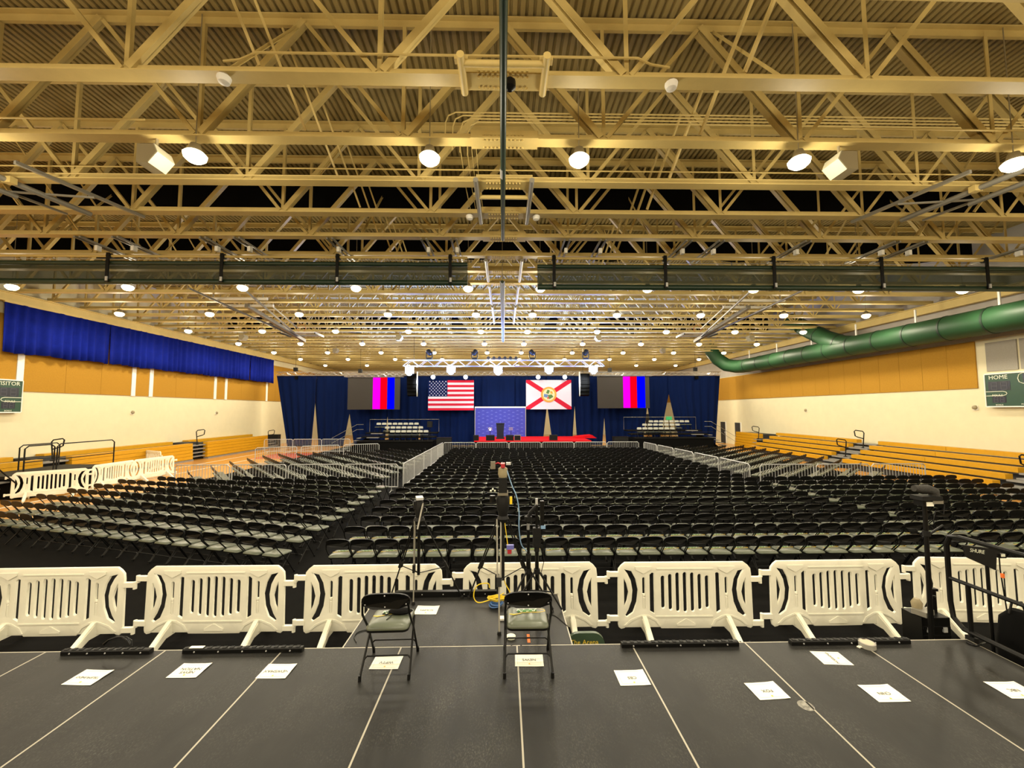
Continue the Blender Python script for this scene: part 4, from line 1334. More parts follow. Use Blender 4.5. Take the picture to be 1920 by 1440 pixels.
def leg_mesh(sx, front):
    b = B()
    if front:
        b.tube([(sx * 0.21, -0.235, 0.70), (sx * 0.218, -0.20, 0.58), (sx * 0.218, 0.0, 0.36), (sx * 0.222, 0.215, 0.03), (sx * 0.222, 0.23, 0.0)], 0.011, 6)
    else:
        b.tube([(sx * 0.205, 0.12, 0.41), (sx * 0.226, -0.20, 0.035), (sx * 0.228, -0.23, 0.0)], 0.011, 6)
    yy = 0.225 if front else -0.225
    b.tube([(sx * 0.224, yy, 0.0), (sx * 0.224, yy * 0.97, 0.045)], 0.016, 6)
    return b.mesh('leg', 'black')


CH = {'seat': seat_mesh(), 'back': back_mesh(), 'legs': [leg_mesh(sx, fr) for sx in (-1, 1) for fr in (True, False)]}
CH['braces'] = [B().tube([(-0.222, 0.14, 0.14), (-0.19, 0.14, 0.165), (0.19, 0.14, 0.165), (0.222, 0.14, 0.14)], 0.008, 5).mesh('brace', 'black'),
                B().tube([(-0.222, -0.12, 0.125), (-0.19, -0.12, 0.16), (0.19, -0.12, 0.16), (0.222, -0.12, 0.125)], 0.008, 5).mesh('brace', 'black')]
# print on the seats: a pale script flourish over a gold swoosh
wv = []
for k in range(15):
    t = k / 14
    wv.append((-0.075 + 0.15 * t, 0.08 + 0.022 * math.sin(t * 21) + 0.012 * t, 0))
CH['script'] = B().tube(wv, 0.0042, 4).mesh('seat_script', 'printwhite')
CH['fill'] = B().tube([(-0.07, 0.082, -0.001), (0.0, 0.084, -0.001), (0.07, 0.092, -0.001)], [0.014, 0.02, 0.014], 5).mesh('seat_script_fill', 'printgreen')
CH['swoosh'] = B().tube([(-0.13, 0.035, 0), (-0.10, 0.028, 0), (-0.07, 0.036, 0), (-0.03, 0.055, 0), (0.03, 0.06, 0), (0.09, 0.06, 0), (0.135, 0.075, 0), (0.13, 0.1, 0), (0.1, 0.105, 0)],
                        [0.006, 0.009, 0.005, 0.003, 0.003, 0.004, 0.004, 0.003, 0.002], 4).mesh('seat_swoosh', 'gold')


def chair(label, loc, rz, group, emblem=False):
    o = thing('folding_chair', label, 'chair', loc, rz, group)
    st = link('seat', CH['seat'], o)
    link('backrest', CH['back'], o)
    for me in CH['legs']:
        link('leg', me, o)
    for me in CH['braces']:
        link('brace', me, o)
    if emblem:
        for k in ('fill', 'script', 'swoosh'):
            e = link(CH[k].name, CH[k], st)
            e.location = (0, -0.035, 0.4665 if k == 'script' else 0.4635)
            e.scale = (1.35, 1.35, 0.35)
    return o


field = []                                                   # (x, y, rz, block, row, number)
jit = lambda a: random.uniform(-a, a)
for i in range(23):
    off = jit(0.05)
    for j in range(27):
        field.append((-3.17 + 0.466 * j + off, 8.22 + 0.851 * i + jit(0.012), jit(R(1.2)), 'middle', i, j))
a = R(16.4)
for i in range(11):
    for j in range(23):
        x, y = -4.5 - math.cos(a) * 0.478 * j, 8.31 + 0.856 * i + math.sin(a) * 0.478 * j
        if x > -14.0 and y < 16.0:
            field.append((x + jit(0.01), y + jit(0.012), -a + jit(R(1.5)), 'left', i, j))
bb_ = R(1.0)
for i in range(9):
    for j in range(16):
        x, y = 9.72 + math.cos(bb_) * 0.466 * j, 8.31 + 0.856 * i + math.sin(bb_) * 0.466 * j
        if y < 15.45 and x < 17.1:
            field.append((x + jit(0.01), y + jit(0.012), bb_ + jit(R(1.5)), 'right', i, j))
for sg, an, xa_, xb_ in ((-1, R(50), -13.2, -4.75), (1, R(42), 10.5, 16.7)):
    ca, sa = math.cos(an), math.sin(an)
    for i in range(-16, 30):
        for j in range(-30, 40):
            ox, oy = (xa_ if sg > 0 else xb_), 17.05
            u, w = 0.47 * j, 0.86 * i
            x = ox + sg * ca * u - sg * sa * w
            y = oy + sa * u + ca * w
            ymax = (26.8 if x > -7.6 else 26.15 - (abs(x) - 8) * 0.43) if sg < 0 else 28.4
            if xa_ < x < xb_ and 16.9 < y < ymax:
                field.append((x, y, sg * an, 'far left' if sg < 0 else 'far right', i, j))


def seen(c):
    p = to_px((c[0], c[1], 0.6))
    return p is not None and -15 < p[0] < 1935 and p[1] < 1200


field.sort(key=lambda c: (not seen(c), c[0] ** 2 + c[1] ** 2))
NCH = 292
blk = {'middle': 'the middle block, counted from its left end', 'left': 'the left block, counted from the aisle', 'right': 'the right block, counted from the middle block'}
rest = []
for q, c in enumerate(field):
    x, y, rz, blkname, i, j = c
    if q < NCH and blkname in blk:
        lab = 'black folding chair: %s chair, %s row from the white barricades, %s block' % (ORD[j], ORD[i], blkname)
        chair(lab, (x, y, 0.012), rz, 'folding chairs in the near rows', i < 2 and blkname != 'left')
    else:
        rest.append((x, y, 0.012, rz))
# the many chairs beyond: one object
low = B()
ol = rounded(0.40, 0.39, 0.06, 1)
n = len(ol)
low.add([(x, y + 0.015, 0.41) for x, y in ol] + [(x, y + 0.015, 0.445) for x, y in ol] + [(x * 0.85, y * 0.85 + 0.015, 0.458) for x, y in ol],
        [(k, (k + 1) % n, n + (k + 1) % n, n + k) for k in range(n)] + [(n + k, n + (k + 1) % n, 2 * n + (k + 1) % n, 2 * n + k) for k in range(n)] + [tuple(range(n))[::-1], tuple(range(2 * n, 3 * n))], 0)
bp = back_outline(n=6)
k_ = len(bp)
low.add([(x, -0.24 - 0.17 * z + t, 0.643 + z) for t in (0.0, 0.022) for x, z in bp],
        [tuple(range(k_)), tuple(range(k_, 2 * k_))[::-1]] + [(i, k_ + i, k_ + (i + 1) % k_, (i + 1) % k_) for i in range(k_)], 1)
for sx in (-1, 1):
    low.tube([(sx * 0.212, -0.235, 0.70), (sx * 0.218, 0.0, 0.36), (sx * 0.222, 0.23, 0.0)], 0.012, 4, 1, cap=False)
    low.tube([(sx * 0.205, 0.12, 0.41), (sx * 0.228, -0.23, 0.0)], 0.012, 4, 1, cap=False)
big = B()
for x, y, z, rz in rest:
    c_, s_ = math.cos(rz), math.sin(rz)
    big.add([(x + c_ * vx - s_ * vy, y + s_ * vx + c_ * vy, z + vz) for vx, vy, vz in low.v], low.f)
    big.m[-len(low.f):] = low.m
o = big.build('folding_chair_rows', ['seatv', 'black'])
tag(o, 'hundreds of black folding chairs filling the floor toward the stage', 'chairs', None, 'stuff')

# ================================================================== WHITE PLASTIC BARRICADES
U = 795.0
cx0 = 935.0
toM = lambda pts: [((x - cx0) / U, (905 - y) / U + 0.105) for x, y in pts]
mir = lambda pts: [(2 * cx0 - x, y) for x, y in pts]
outer = [(248, 168), (205, 200), (172, 240), (165, 300), (158, 850), (165, 885), (190, 905), (225, 898), (240, 888), (640, 888), (652, 902), (935, 904)]
outer = outer + mir(outer[:-1])[::-1] + [(935, 168)]


def slot(xc, w, t, bt, n=4):
    r_ = w / 2
    pts = [(xc + r_ * math.cos(R(180 + 180 * k / n)), t + r_ + r_ * math.sin(R(180 + 180 * k / n))) for k in range(n + 1)]
    pts += [(xc + r_ * math.cos(R(180 * k / n)), bt - r_ + r_ * math.sin(R(180 * k / n))) for k in range(n + 1)]
    return pts


holes = [slot(x, 44, t, bt) for x, t, bt in zip((680, 765, 850, 935, 1020, 1105, 1190), (318, 300, 284, 280, 284, 300, 318), (684, 704, 722, 728, 722, 704, 684))]
side = [[(530, 305), (556, 284), (580, 290), (580, 742), (527, 712)], slot(459, 30, 335, 690),
        [(238, 246), (320, 266), (368, 355), (394, 480), (377, 612), (332, 727), (262, 774), (240, 758), (280, 690), (317, 592), (329, 480), (312, 372), (274, 292)],
        [(232, 345), (262, 410), (284, 500), (264, 595), (232, 668)]]
for h_ in side:
    holes += [h_, mir(h_)]


def barricade_panel():
    bm = bmesh.new()
    edges = []
    for loop in [outer] + holes:
        vs = [bm.verts.new((x, -0.019, z)) for x, z in toM(loop)]
        edges += [bm.edges.new((vs[k], vs[(k + 1) % len(vs)])) for k in range(len(vs))]
    bmesh.ops.triangle_fill(bm, use_beauty=True, use_dissolve=False, edges=edges)
    bmesh.ops.recalc_face_normals(bm, faces=bm.faces[:])
    r_ = bmesh.ops.extrude_face_region(bm, geom=bm.faces[:])
    bmesh.ops.translate(bm, vec=(0, 0.038, 0), verts=[v for v in r_['geom'] if isinstance(v, bmesh.types.BMVert)])
    bmesh.ops.recalc_face_normals(bm, faces=bm.faces[:])
    sharp = [e for e in bm.edges if len(e.link_faces) == 2 and abs(e.calc_face_angle(0)) > R(60) and abs(e.verts[0].co.y - e.verts[1].co.y) < 0.01]
    bmesh.ops.bevel(bm, geom=sharp, offset=0.006, offset_type='OFFSET', segments=2, profile=0.5, affect='EDGES', clamp_overlap=True)
    me = bpy.data.meshes.new('panel')
    bm.to_mesh(me)
    bm.free()
    me.materials.append(M['barrier'])
    me.shade_smooth()
    me.set_sharp_from_angle(angle=R(35))
    return me


BP = barricade_panel()
REL = []
for (x0, x1, y0, y1) in ((608, 1262, 234, 246), (590, 1245, 763, 777)):
    (a0, z0), (a1, z1) = toM([(x0, y1), (x1, y0)])
    REL.append(B().span((a0, -0.027, z0), (a1, 0.027, z1)).mesh('ridge', 'barrier'))
for m_ in (lambda p: p, mir):
    REL.append(B().prism(toM(m_([(360, 215), (550, 215), (545, 245), (455, 292), (365, 245)])), (0, 0.028, 0), (1, 0, 0), (0, 0, 1), 0.056).mesh('chevron', 'barrier'))
    poly = toM(m_([(225, 865), (300, 800), (400, 760), (455, 750), (520, 760), (610, 810), (645, 870), (620, 870), (590, 822), (510, 778), (455, 768), (400, 778), (310, 818), (250, 868)]))
    REL.append(B().prism(poly, (0, 0.027, 0), (1, 0, 0), (0, 0, 1), 0.054).mesh('arch_rib', 'barrier'))
REL.append(B().prism(toM([(830, 872), (1040, 872), (1040, 850), (945, 798), (925, 798), (830, 850)]), (0, 0.028, 0), (1, 0, 0), (0, 0, 1), 0.056).mesh('arrow_relief', 'barrier'))
ft = B().prism([(-0.40, 0), (-0.40, 0.03), (-0.32, 0.10), (-0.05, 0.29), (0.05, 0.29), (0.32, 0.10), (0.40, 0.03), (0.40, 0), (0.30, 0), (0.12, 0.10), (-0.12, 0.10), (-0.30, 0)], (-0.03, 0, 0), (0, 1, 0), (0, 0, 1), 0.06)
for ys in (-1, 1):
    ft.bar((0.0, ys * 0.36, 0.045), (0.0, ys * 0.05, 0.25), 0.078, 0.03)
BFoot = ft.mesh('foot', 'barrier')
BFoot.shade_smooth()
BFoot.set_sharp_from_angle(angle=R(30))
hinge = []
for xx, zz, dz in ((-1.035, 0.865, 0), (-1.04, 0.25, 0), (1.035, 0.785, 0), (1.04, 0.17, 0)):
    b = B().box((xx, 0, zz), (0.16, 0.05, 0.065))
    b.lathe([(0.024, -0.06), (0.024, 0.04)], (xx + math.copysign(0.07, xx), 0, zz), 10)
    hinge.append(b.mesh('hinge', 'barrier'))
knob = B().lathe([(0.022, 0), (0.022, 0.16), (0.014, 0.17), (0.024, 0.18), (0.02, 0.205), (0.005, 0.21)], (0, -0.0, 0), 8).mesh('pin', 'barrier')


def barricade(label, loc, rz, group):
    o = thing('plastic_barricade', label, 'barricade', loc, rz, group)
    link('panel', BP, o)
    for me in REL:
        link(me.name.split('.')[0], me, o)
    for sx in (-1, 1):
        f = link('foot', BFoot, o)
        f.location.x = sx * (935 - 455) / U
        k = link('pin', knob, o)
        k.location = (sx * (935 - 459) / U, 0, 0.38)
    for h_ in hinge:
        link('hinge', h_, o)
    return o


YBR, PIT = 6.0, 2.235
x_first = at(403, 1120, YBR).x - PIT
for k in range(7):
    x = x_first + PIT * k
    lab = 'white moulded plastic barricade behind the stage deck, %s from the left edge' % ORD[k]
    rz = R((0.6, -0.4, 0.3, 0.2, -0.5, 0.4, -3.5)[k])
    barricade(lab, (x, YBR + (0.0, 0.02, 0.0, 0.03, 0, 0.02, 0.05)[k], 0.012), rz, 'white barricades in front of the chairs')
bl = [(on_z(5, 940, 0), on_z(153, 926, 0)), (on_z(158, 920, 0), on_z(240, 904, 0)), (on_z(246, 903, 0), on_z(307, 893, 0))]
for k, (p, q) in enumerate(bl):
    c = (p + q) / 2
    ang = math.atan2(q.y - p.y, q.x - p.x)
    barricade('white plastic barricade standing on the wood floor by the press riser, %s from left' % ORD[k], (c.x + 0.35, c.y - 0.1, 0), ang, 'white barricades on the left')
p, q = on_z(248, 882, 0), on_z(303, 888, 0)
barricade('white plastic barricade behind the others at the corner of the press riser', ((p.x + q.x) / 2 - 0.6, (p.y + q.y) / 2 + 1.0, 0), R(-28), 'white barricades on the left')

# ================================================================== STEEL CROWD BARRICADES
SBW = 2.12
pts = [(-SBW / 2, 0, 0.2), (-SBW / 2, 0, 1.02), (-SBW / 2 + 0.08, 0, 1.1), (SBW / 2 - 0.08, 0, 1.1), (SBW / 2, 0, 1.02), (SBW / 2, 0, 0.2)]
sb_frame = B().tube(pts + [(SBW / 2, 0, 0.2), (-SBW / 2, 0, 0.2)], 0.021, 6).mesh('frame', 'steel')
sbb = B()
for k in range(17):
    x = -SBW / 2 + SBW * (k + 1) / 18
    sbb.tube([(x, 0, 0.2), (x, 0, 1.1)], 0.009, 4, cap=False)
sb_bars = sbb.mesh('bars', 'steel')
sb_foot = B().tube([(0, 0, 0.22), (0, 0, 0.06), (0, -0.26, 0.012)], 0.015, 5).tube([(0, 0, 0.06), (0, 0.26, 0.012)], 0.015, 5).mesh('foot', 'steel')


def steel(label, c, ang):
    o = thing('steel_barricade', label, 'barricade', (c[0], c[1], 0.0), ang, 'steel crowd barricades')
    link('frame', sb_frame, o)
    link('bars', sb_bars, o, 'stuff')
    for sx in (-1, 1):
        f = link('foot', sb_foot, o)
        f.location.x = sx * (SBW / 2 - 0.25)


def steel_row(p, q, n, what):
    p, q = Vector((*p, 0)), Vector((*q, 0))
    d = q - p
    for k in range(n):
        c = p + d * ((k + 0.5) / n)
        steel(what % ORD[k], c, math.atan2(d.y, d.x) + jit(R(0.8)))


YSB = 27.35
steel_row((X_(831, YSB), YSB), (X_(1197, YSB), YSB), 6, 'steel crowd barricade in front of the stage, %s from left')
steel_row((-4.08, 16.65), (-4.08, 27.25), 5, 'steel crowd barricade along the left edge of the middle block, %s from near end')
steel_row((-13.1, 16.53), (-4.2, 16.53), 4, 'steel crowd barricade crossing the left chairs, %s from its left end')
steel_row((9.75, 16.0), (9.35, 27.25), 5, 'steel crowd barricade along the right edge of the middle block, %s from near end')
steel_row((10.0, 15.9), (16.7, 15.9), 3, 'steel crowd barricade crossing the right chairs, %s from its left end')
steel_row((-14.5, 23.9), (-8.0, 26.7), 3, 'steel crowd barricade closing the far left chairs, %s from its left end')
steel_row((-18.0, 31.0), (-11.6, 31.0), 3, 'steel crowd barricade before the left drapes, %s from left')

# ================================================================== PRESS RISER ON THE LEFT
o = thing('press_riser', 'low black platform with looped rails on the left wood floor', 'riser', (-18.75, 17.0, 0))
yA, yB_, xw, zp = -1.55, 1.9, 1.1, 0.85
B().span((-xw, yA, zp - 0.1), (xw, yB_, zp)).build('platform', 'blackmatte', o)
B().span((-xw + 0.03, yA + 0.03, 0.01), (xw - 0.03, yB_ - 0.03, zp - 0.1)).build('skirt', 'blackfab', o)


def loop_rail(pa, pb, z0, z1, nm='rail'):
    pa, pb = Vector(pa), Vector(pb)
    d = (pb - pa)
    u = d.normalized() * 0.12
    up = Vector((0, 0, 1))
    bb = B().tube([pa + up * (z0 + 0.08), pa + up * (z1 - 0.1), pa + u + up * z1, pb - u + up * z1, pb + up * (z1 - 0.1), pb + up * (z0 + 0.08), pb - u + up * z0, pa + u + up * z0], 0.024, 6, closed=True)
    bb.tube([pa + up * ((z0 + z1) / 2), pb + up * ((z0 + z1) / 2)], 0.018, 6)
    return bb.build(nm, 'black', o, True)


loop_rail((xw - 0.05, yA, 0), (xw - 0.05, yA + 1.0, 0), zp - 0.1, zp + 1.1)
loop_rail((xw - 0.05, yA + 1.1, 0), (xw - 0.05, yB_, 0), zp - 0.1, zp + 1.1)
loop_rail((-xw + 0.05, 0.1, 0), (-xw + 0.05, 1.6, 0), zp - 0.1, zp + 1.0)
B().tube([(xw, yA, 0.05), (xw, yA - 0.2, 0.6), (xw, yA - 0.9, 1.35), (xw, yA - 1.0, 1.2)], 0.024, 6).build('stair_rail', 'black', o, True)
for k in range(3):
    B().box((0, yA - 0.15 - 0.28 * k, zp - 0.2 - 0.2 * k), (1.2, 0.3, 0.04)).build('stair_step', 'greystep', o)

# ================================================================== THE CAMERA DECK
DZ, DY, D0 = EYE - 2.49, 4.47, 0.135
deck = thing('stage_deck', 'black plywood stage deck with pale seams in the foreground', 'stage deck', (0, 0, 0))
G = 0.006
me_leg = B().tube([(0, 0, 0.012), (0, 0, DZ - 0.1)], 0.024, 8).mesh('deck_leg', 'steel')
for i in range(-6, 4):
    for k in range(2):
        x0, x1 = D0 + 1.22 * i, D0 + 1.22 * (i + 1)
        y1 = DY - 2.44 * k
        y0 = y1 - 2.44
        B().span((x0 + 0.0075, y0 + G, DZ - 0.03), (x1 - 0.0075, y1 - 0.0125, DZ)).build('deck_panel', 'ply', deck)
        fr = B()
        for xx in (x0 + 0.0036, x1 - 0.0036):
            fr.span((xx - 0.0035, y0, DZ - 0.1), (xx + 0.0035, y1, DZ + 0.001))
        fr.span((x0 + 0.008, y1 - 0.012, DZ - 0.1), (x1 - 0.008, y1, DZ + 0.001))
        fr.span((x0 + 0.008, y0, DZ - 0.1), (x1 - 0.008, y0 + 0.008, DZ + 0.001))
        fr.build('panel_edging', 'edge', deck)
        for xx in (x0 + 0.1, x1 - 0.1):
            l = link('deck_leg', me_leg, deck)
            l.location = (xx, y1 - 0.1, 0)
PX0, PX1, PY1 = -1.705, 0.73, DY + 1.20
ext = thing('deck_extension', 'black plywood deck section jutting out under the tripods', 'stage deck', ((PX0 + PX1) / 2, DY + 0.6, 0))
hx = (PX1 - PX0) / 2
B().span((-hx + 0.012, -0.59, DZ - 0.03), (hx - 0.012, 0.585, DZ)).build('deck_panel', 'ply', ext)
fr = B()
for xx in (-hx + 0.006, hx - 0.006):
    fr.span((xx - 0.006, -0.6, DZ - 0.1), (xx + 0.006, 0.6, DZ + 0.001))
fr.span((-hx, 0.585, DZ - 0.1), (hx, 0.6, DZ + 0.001))
fr.build('panel_edging', 'edge', ext)
for sx in (-1, 1):
    for yy in (-0.5, 0.5):
        l = link('deck_leg', me_leg, ext)
        l.location = (sx * (hx - 0.12), yy, 0)
on_deck = lambda px, py: on_z(px, py, DZ)

# round scuff print and bolt holes in the deck surface
p = on_deck(1511, 1323)
B().lathe([(0.062, 0.0005), (0.06, 0.001)], (p.x, p.y, DZ), 20).build('scuff_mark', mat('scuffed_print', (0.20, 0.19, 0.165), 0.6, noise=0.8, scale=40), deck)
for px, py in ((740, 1212), (959, 1210), (977, 1210), (1388, 1203), (1406, 1203)):
    p = on_deck(px, py)
    B().lathe([(0.012, 0.0002), (0.011, 0.0012)], (p.x, p.y, DZ), 10).build('bolt_hole', 'black', deck)
p = on_deck(992, 1200)
for px, py, ln in ((991, 1197, 0.16),):
    p = on_deck(px, py)
    B().box((p.x, p.y, DZ + 0.0015), (0.03, ln, 0.002)).build('tape_strip', 'orange', ext).location = (-ext.location.x, -ext.location.y, 0)

# toe rails lying along the front edge
for k, (px0, py0, px1, py1, lab) in enumerate(((132, 1219, 302, 1212, 'black toe rail with a cable loop on the deck edge, leftmost'), (355, 1216, 578, 1209, 'black toe rail on the deck edge with a white sticker'),
                                               (1158, 1199, 1371, 1197, 'black ribbed toe rail on the deck edge right of the green chair'), (1468, 1197, 1681, 1192, 'black ribbed toe rail on the deck edge beside the tape roll'))):
    p, q = on_deck(px0, py0), on_deck(px1, py1)
    c = (p + q) / 2
    L = abs(q.x - p.x)
    yc = DY - 0.05
    o = thing('toe_rail', lab, 'toe rail', (c.x, yc, DZ + 0.001), 0, 'black toe rails')
    B().prism([(-0.028, 0), (0.028, 0), (0.028, 0.035), (0.018, 0.045), (-0.018, 0.045), (-0.028, 0.035)], (-L / 2, 0, 0), (0, 1, 0), (0, 0, 1), L).build('bar', 'black', o)
    rb = B()
    for q_ in range(int(L / 0.075)):
        rb.box((-L / 2 + 0.04 + 0.075 * q_, 0, 0.045), (0.035, 0.038, 0.010))
    rb.build('ribs', 'blackmatte', o, False, 'stuff')
    for q_ in range(5):
        B().lathe([(0.008, 0), (0.006, 0.006)], (-L / 2 + L * (q_ + 0.5) / 5, -0.028, 0.018), 8, 0, Matrix.Rotation(PI / 2, 3, 'X')).build('rivet', 'steel', o)
    if k == 1:
        B().box((-L / 2 + 0.13, 0, 0.0515), (0.14, 0.04, 0.003)).build('sticker', 'paper', o)
    if k == 0:
        B().tube([(0.1 + 0.14 * math.cos(t * 0.55) , 0.02 * math.sin(t), 0.07 + 0.09 * abs(math.sin(t * 0.55))) for t in range(14)], 0.008, 5).build('cable_loop', 'black', o)
o = thing('toe_rail', 'black toe rail at the far edge of the jutting deck', 'toe rail', ((at(750, 1117, 5.4).x + at(900, 1117, 5.4).x) / 2, PY1 - 0.04, DZ + 0.001), 0, 'black toe rails')
B().box((0.05, 0, 0.035), (1.35, 0.06, 0.07)).build('bar', 'black', o)
for q_ in range(5):
    B().lathe([(0.008, 0), (0.006, 0.006)], (-0.55 + 0.28 * q_, -0.03, 0.035), 8, 0, Matrix.Rotation(PI / 2, 3, 'X')).build('rivet', 'steel', o)

# paper place cards lying face up, lettered for someone facing the camera
def paper(corners, words, lab, rot=PI, mark=True, curl=0.012):
    pts = [on_deck(*c) for c in corners]
    c = sum(pts, Vector()) / 4
    ux = ((pts[1] - pts[0]) + (pts[2] - pts[3])).normalized()
    ang = math.atan2(ux.y, ux.x)
    o = thing('paper_sign', lab, 'paper sign', (c.x, c.y, DZ + 0.0015), ang, 'paper place signs on the deck')
    W, H = 0.28, 0.216
    v, f = [], []
    for i in range(9):
        for j in range(7):
            x, y = -W / 2 + W * i / 8, -H / 2 + H * j / 6
            v.append((x, y, 0.001 + curl * max(0, (abs(x) / (W / 2) - 0.55)) * (1 if j % 7 > 2 else 0.4) * (1 if x > 0 else 0.4)))
    for i in range(8):
        for j in range(6):
            a_ = i * 7 + j
            f.append((a_, a_ + 7, a_ + 8, a_ + 1))
    B().add(v, f).build('sheet', 'paper', o)
    bd = B()
    for (x0, y0, x1, y1) in ((-0.115, -0.083, 0.115, -0.0815), (-0.115, 0.0815, 0.115, 0.083), (-0.115, -0.083, -0.1135, 0.083), (0.1135, -0.083, 0.115, 0.083)):
        bd.span((x0, y0, 0.002), (x1, y1, 0.0024))
    bd.build('border_line', 'inkgrey', o)
    n = len(words)
    for k, w_ in enumerate(words):
        sz = min(0.05, 0.25 / max(3.2, len(w_)) * 1.35)
        ob = link('lettering', text_mesh(w_, sz, 'ink', 0.0003), o)
        r3 = Matrix.Rotation(rot, 4, 'Z')
        off = Vector((0, (n - 1) * 0.025 - k * 0.05 + 0.005, 0.0032))
        ob.matrix_local = r3 @ Matrix.Translation(off)
    m_ = link('emblem_dot', B().lathe([(0.009, 0), (0.008, 0.001)], (0, 0, 0), 10).mesh('emblem_dot', 'gold'), o)
    m_.matrix_local = Matrix.Rotation(rot, 4, 'Z') @ Matrix.Translation((0.0, 0.068, 0.0025))
    return o


paper([(115, 1284), (170, 1286), (214, 1257), (162, 1256)], ['TELEMUNDO'], 'white paper sign with one long word, leftmost on the deck')
paper([(312, 1272), (368, 1271), (399, 1244), (342, 1244)], ['NEWS', 'NATION'], 'white paper sign reading NEWS NATION')
paper([(479, 1272), (535, 1273), (557, 1245), (504, 1246)], ['NEWSMAX'], 'white paper sign reading NEWSMAX lying over a deck seam')
paper([(693, 1254), (746, 1255), (757, 1230), (704, 1231)], ['WPTV'], 'white paper sign reading WPTV under the left deck chair')
paper([(965, 1250), (1019, 1250), (1018, 1225), (966, 1225)], ['NEWS'], 'white paper sign under the right deck chair')
paper([(1163, 1286), (1221, 1285), (1205, 1256), (1151, 1258)], ['CBS'], 'white paper sign reading CBS')
paper([(1424, 1313), (1483, 1310), (1450, 1278), (1395, 1282)], ['FOX'], 'white paper sign reading FOX')
paper([(1647, 1317), (1708, 1316), (1665, 1284), (1608, 1285)], ['CNN'], 'white paper sign reading CNN')
paper([(1894, 1310), (1955, 1310), (1905, 1279), (1845, 1279)], ['NBC'], 'white paper sign reading NBC at the right edge')
paper([(1554, 1250), (1599, 1252), (1563, 1219), (1521, 1218)], ['UNIVISION'], 'white paper sign with sideways lettering by the tape roll', rot=-PI / 2, curl=0.0)
paper([(776, 1152), (818, 1152), (823, 1137), (784, 1136)], ['SCRIPPS'], 'white paper sign on the jutting deck beside the tripod')

# the two chairs on the deck
c1 = chair('black folding chair on the deck with a black bag on its seat', (-1.115, 4.16, DZ + 0.001), R(1.5), 'folding chairs on the deck', True)
c2 = chair('black folding chair on the deck with empty printed seat', (0.228, 4.16, DZ + 0.001), R(-0.5), 'folding chairs on the deck', True)
for c in (c1, c2):
    for dx, dz in ((0, 0.13), (0, 0.022), (-0.19, 0.035), (0.19, 0.035)):
        bend = 0.036 * (1 - (dx / 0.23) ** 2)
        B().lathe([(0.007, 0), (0.004, 0.004)], (dx, -0.207 - bend - 0.176 * dz, 0.643 + dz), 8, 0, Matrix.Rotation(PI / 2, 3, 'X')).build('rivet', 'steel', c)
o = thing('drawstring_bag', 'small black drawstring bag lying on the left deck chair seat', 'bag', (-1.06, 4.18, DZ + 0.463))
v = []
B().lathe([(0.02, 0.0), (0.085, 0.004), (0.10, 0.018), (0.07, 0.032), (0.02, 0.036)], (0.02, 0.05, 0), 12, 0, Matrix.Diagonal((1.25, 0.6, 1))).build('pouch', 'blackfab', o, True)
B().tube([(-0.07, 0.03, 0.012), (-0.11, 0.0, 0.004), (-0.15, 0.02, 0.004), (-0.13, 0.05, 0.004), (-0.08, 0.04, 0.008)], 0.005, 5).build('cord', 'black', o, True)
B().tube([(-0.04, 0.02, 0.012), (-0.06, -0.04, 0.004), (-0.08, -0.09, 0.003)], 0.004, 5).build('cord', 'black', o, True)
# green chair just below the deck edge
p = at(1098, 1198, 4.8)
o = thing('green_chair', 'green chair back with gold lettering peeking over the deck edge', 'chair', (p.x, 4.8, 0.012))
zt_ = at(1098, 1187, 4.8).z
v = rounded(0.43, 0.36, 0.13, 6, 0.03)
B().prism(v, (0, 0.02, zt_ - 0.18), (1, 0, 0), (0, 0, 1), 0.045).build('backrest', mat('green_vinyl', (0.045, 0.075, 0.045), 0.35), o, True)
B().box((0, 0.22, 0.42), (0.42, 0.42, 0.06)).build('seat', 'seatv', o)
for sx in (-1, 1):
    for yy in (0.02, 0.4):
        B().tube([(sx * 0.19, yy, 0.0), (sx * 0.19, yy, 0.42 if yy > 0.1 else zt_ - 0.3)], 0.012, 6).build('leg', 'black', o)
ob = link('lettering', text_mesh('The Arena', 0.075, 'gold', 0.001), o)
ob.matrix_local = plane_matrix((-0.02, -0.028, zt_ - 0.10), (1, 0, 0), (0, 0, 1))

# roll of tape on the deck
p = on_deck(1626, 1213)
o = thing('tape_roll', 'roll of pale gaffer tape on the deck', 'tape roll', (p.x, p.y, DZ + 0.001))
B().lathe([(0.03, 0.0), (0.074, 0.0), (0.074, 0.048), (0.03, 0.048)], (0, 0, 0), 24).build('tape', 'tapegrey', o, True)
B().lathe([(0.026, 0.046), (0.045, 0.0495), (0.06, 0.0490)], (0, 0, 0), 20).build('core', mat('cardboard_core', (0.62, 0.45, 0.33), 0.8), o)
p = on_deck(1611, 1214)
tag(B().box((p.x, p.y, DZ + 0.006), (0.035, 0.03, 0.008), rz=0.4).box((p.x + 0.01, p.y - 0.008, DZ + 0.012), (0.02, 0.02, 0.008), rz=1.0).build('paper_scrap', 'paper'), 'tiny white paper scrap beside the tape roll', 'scrap')

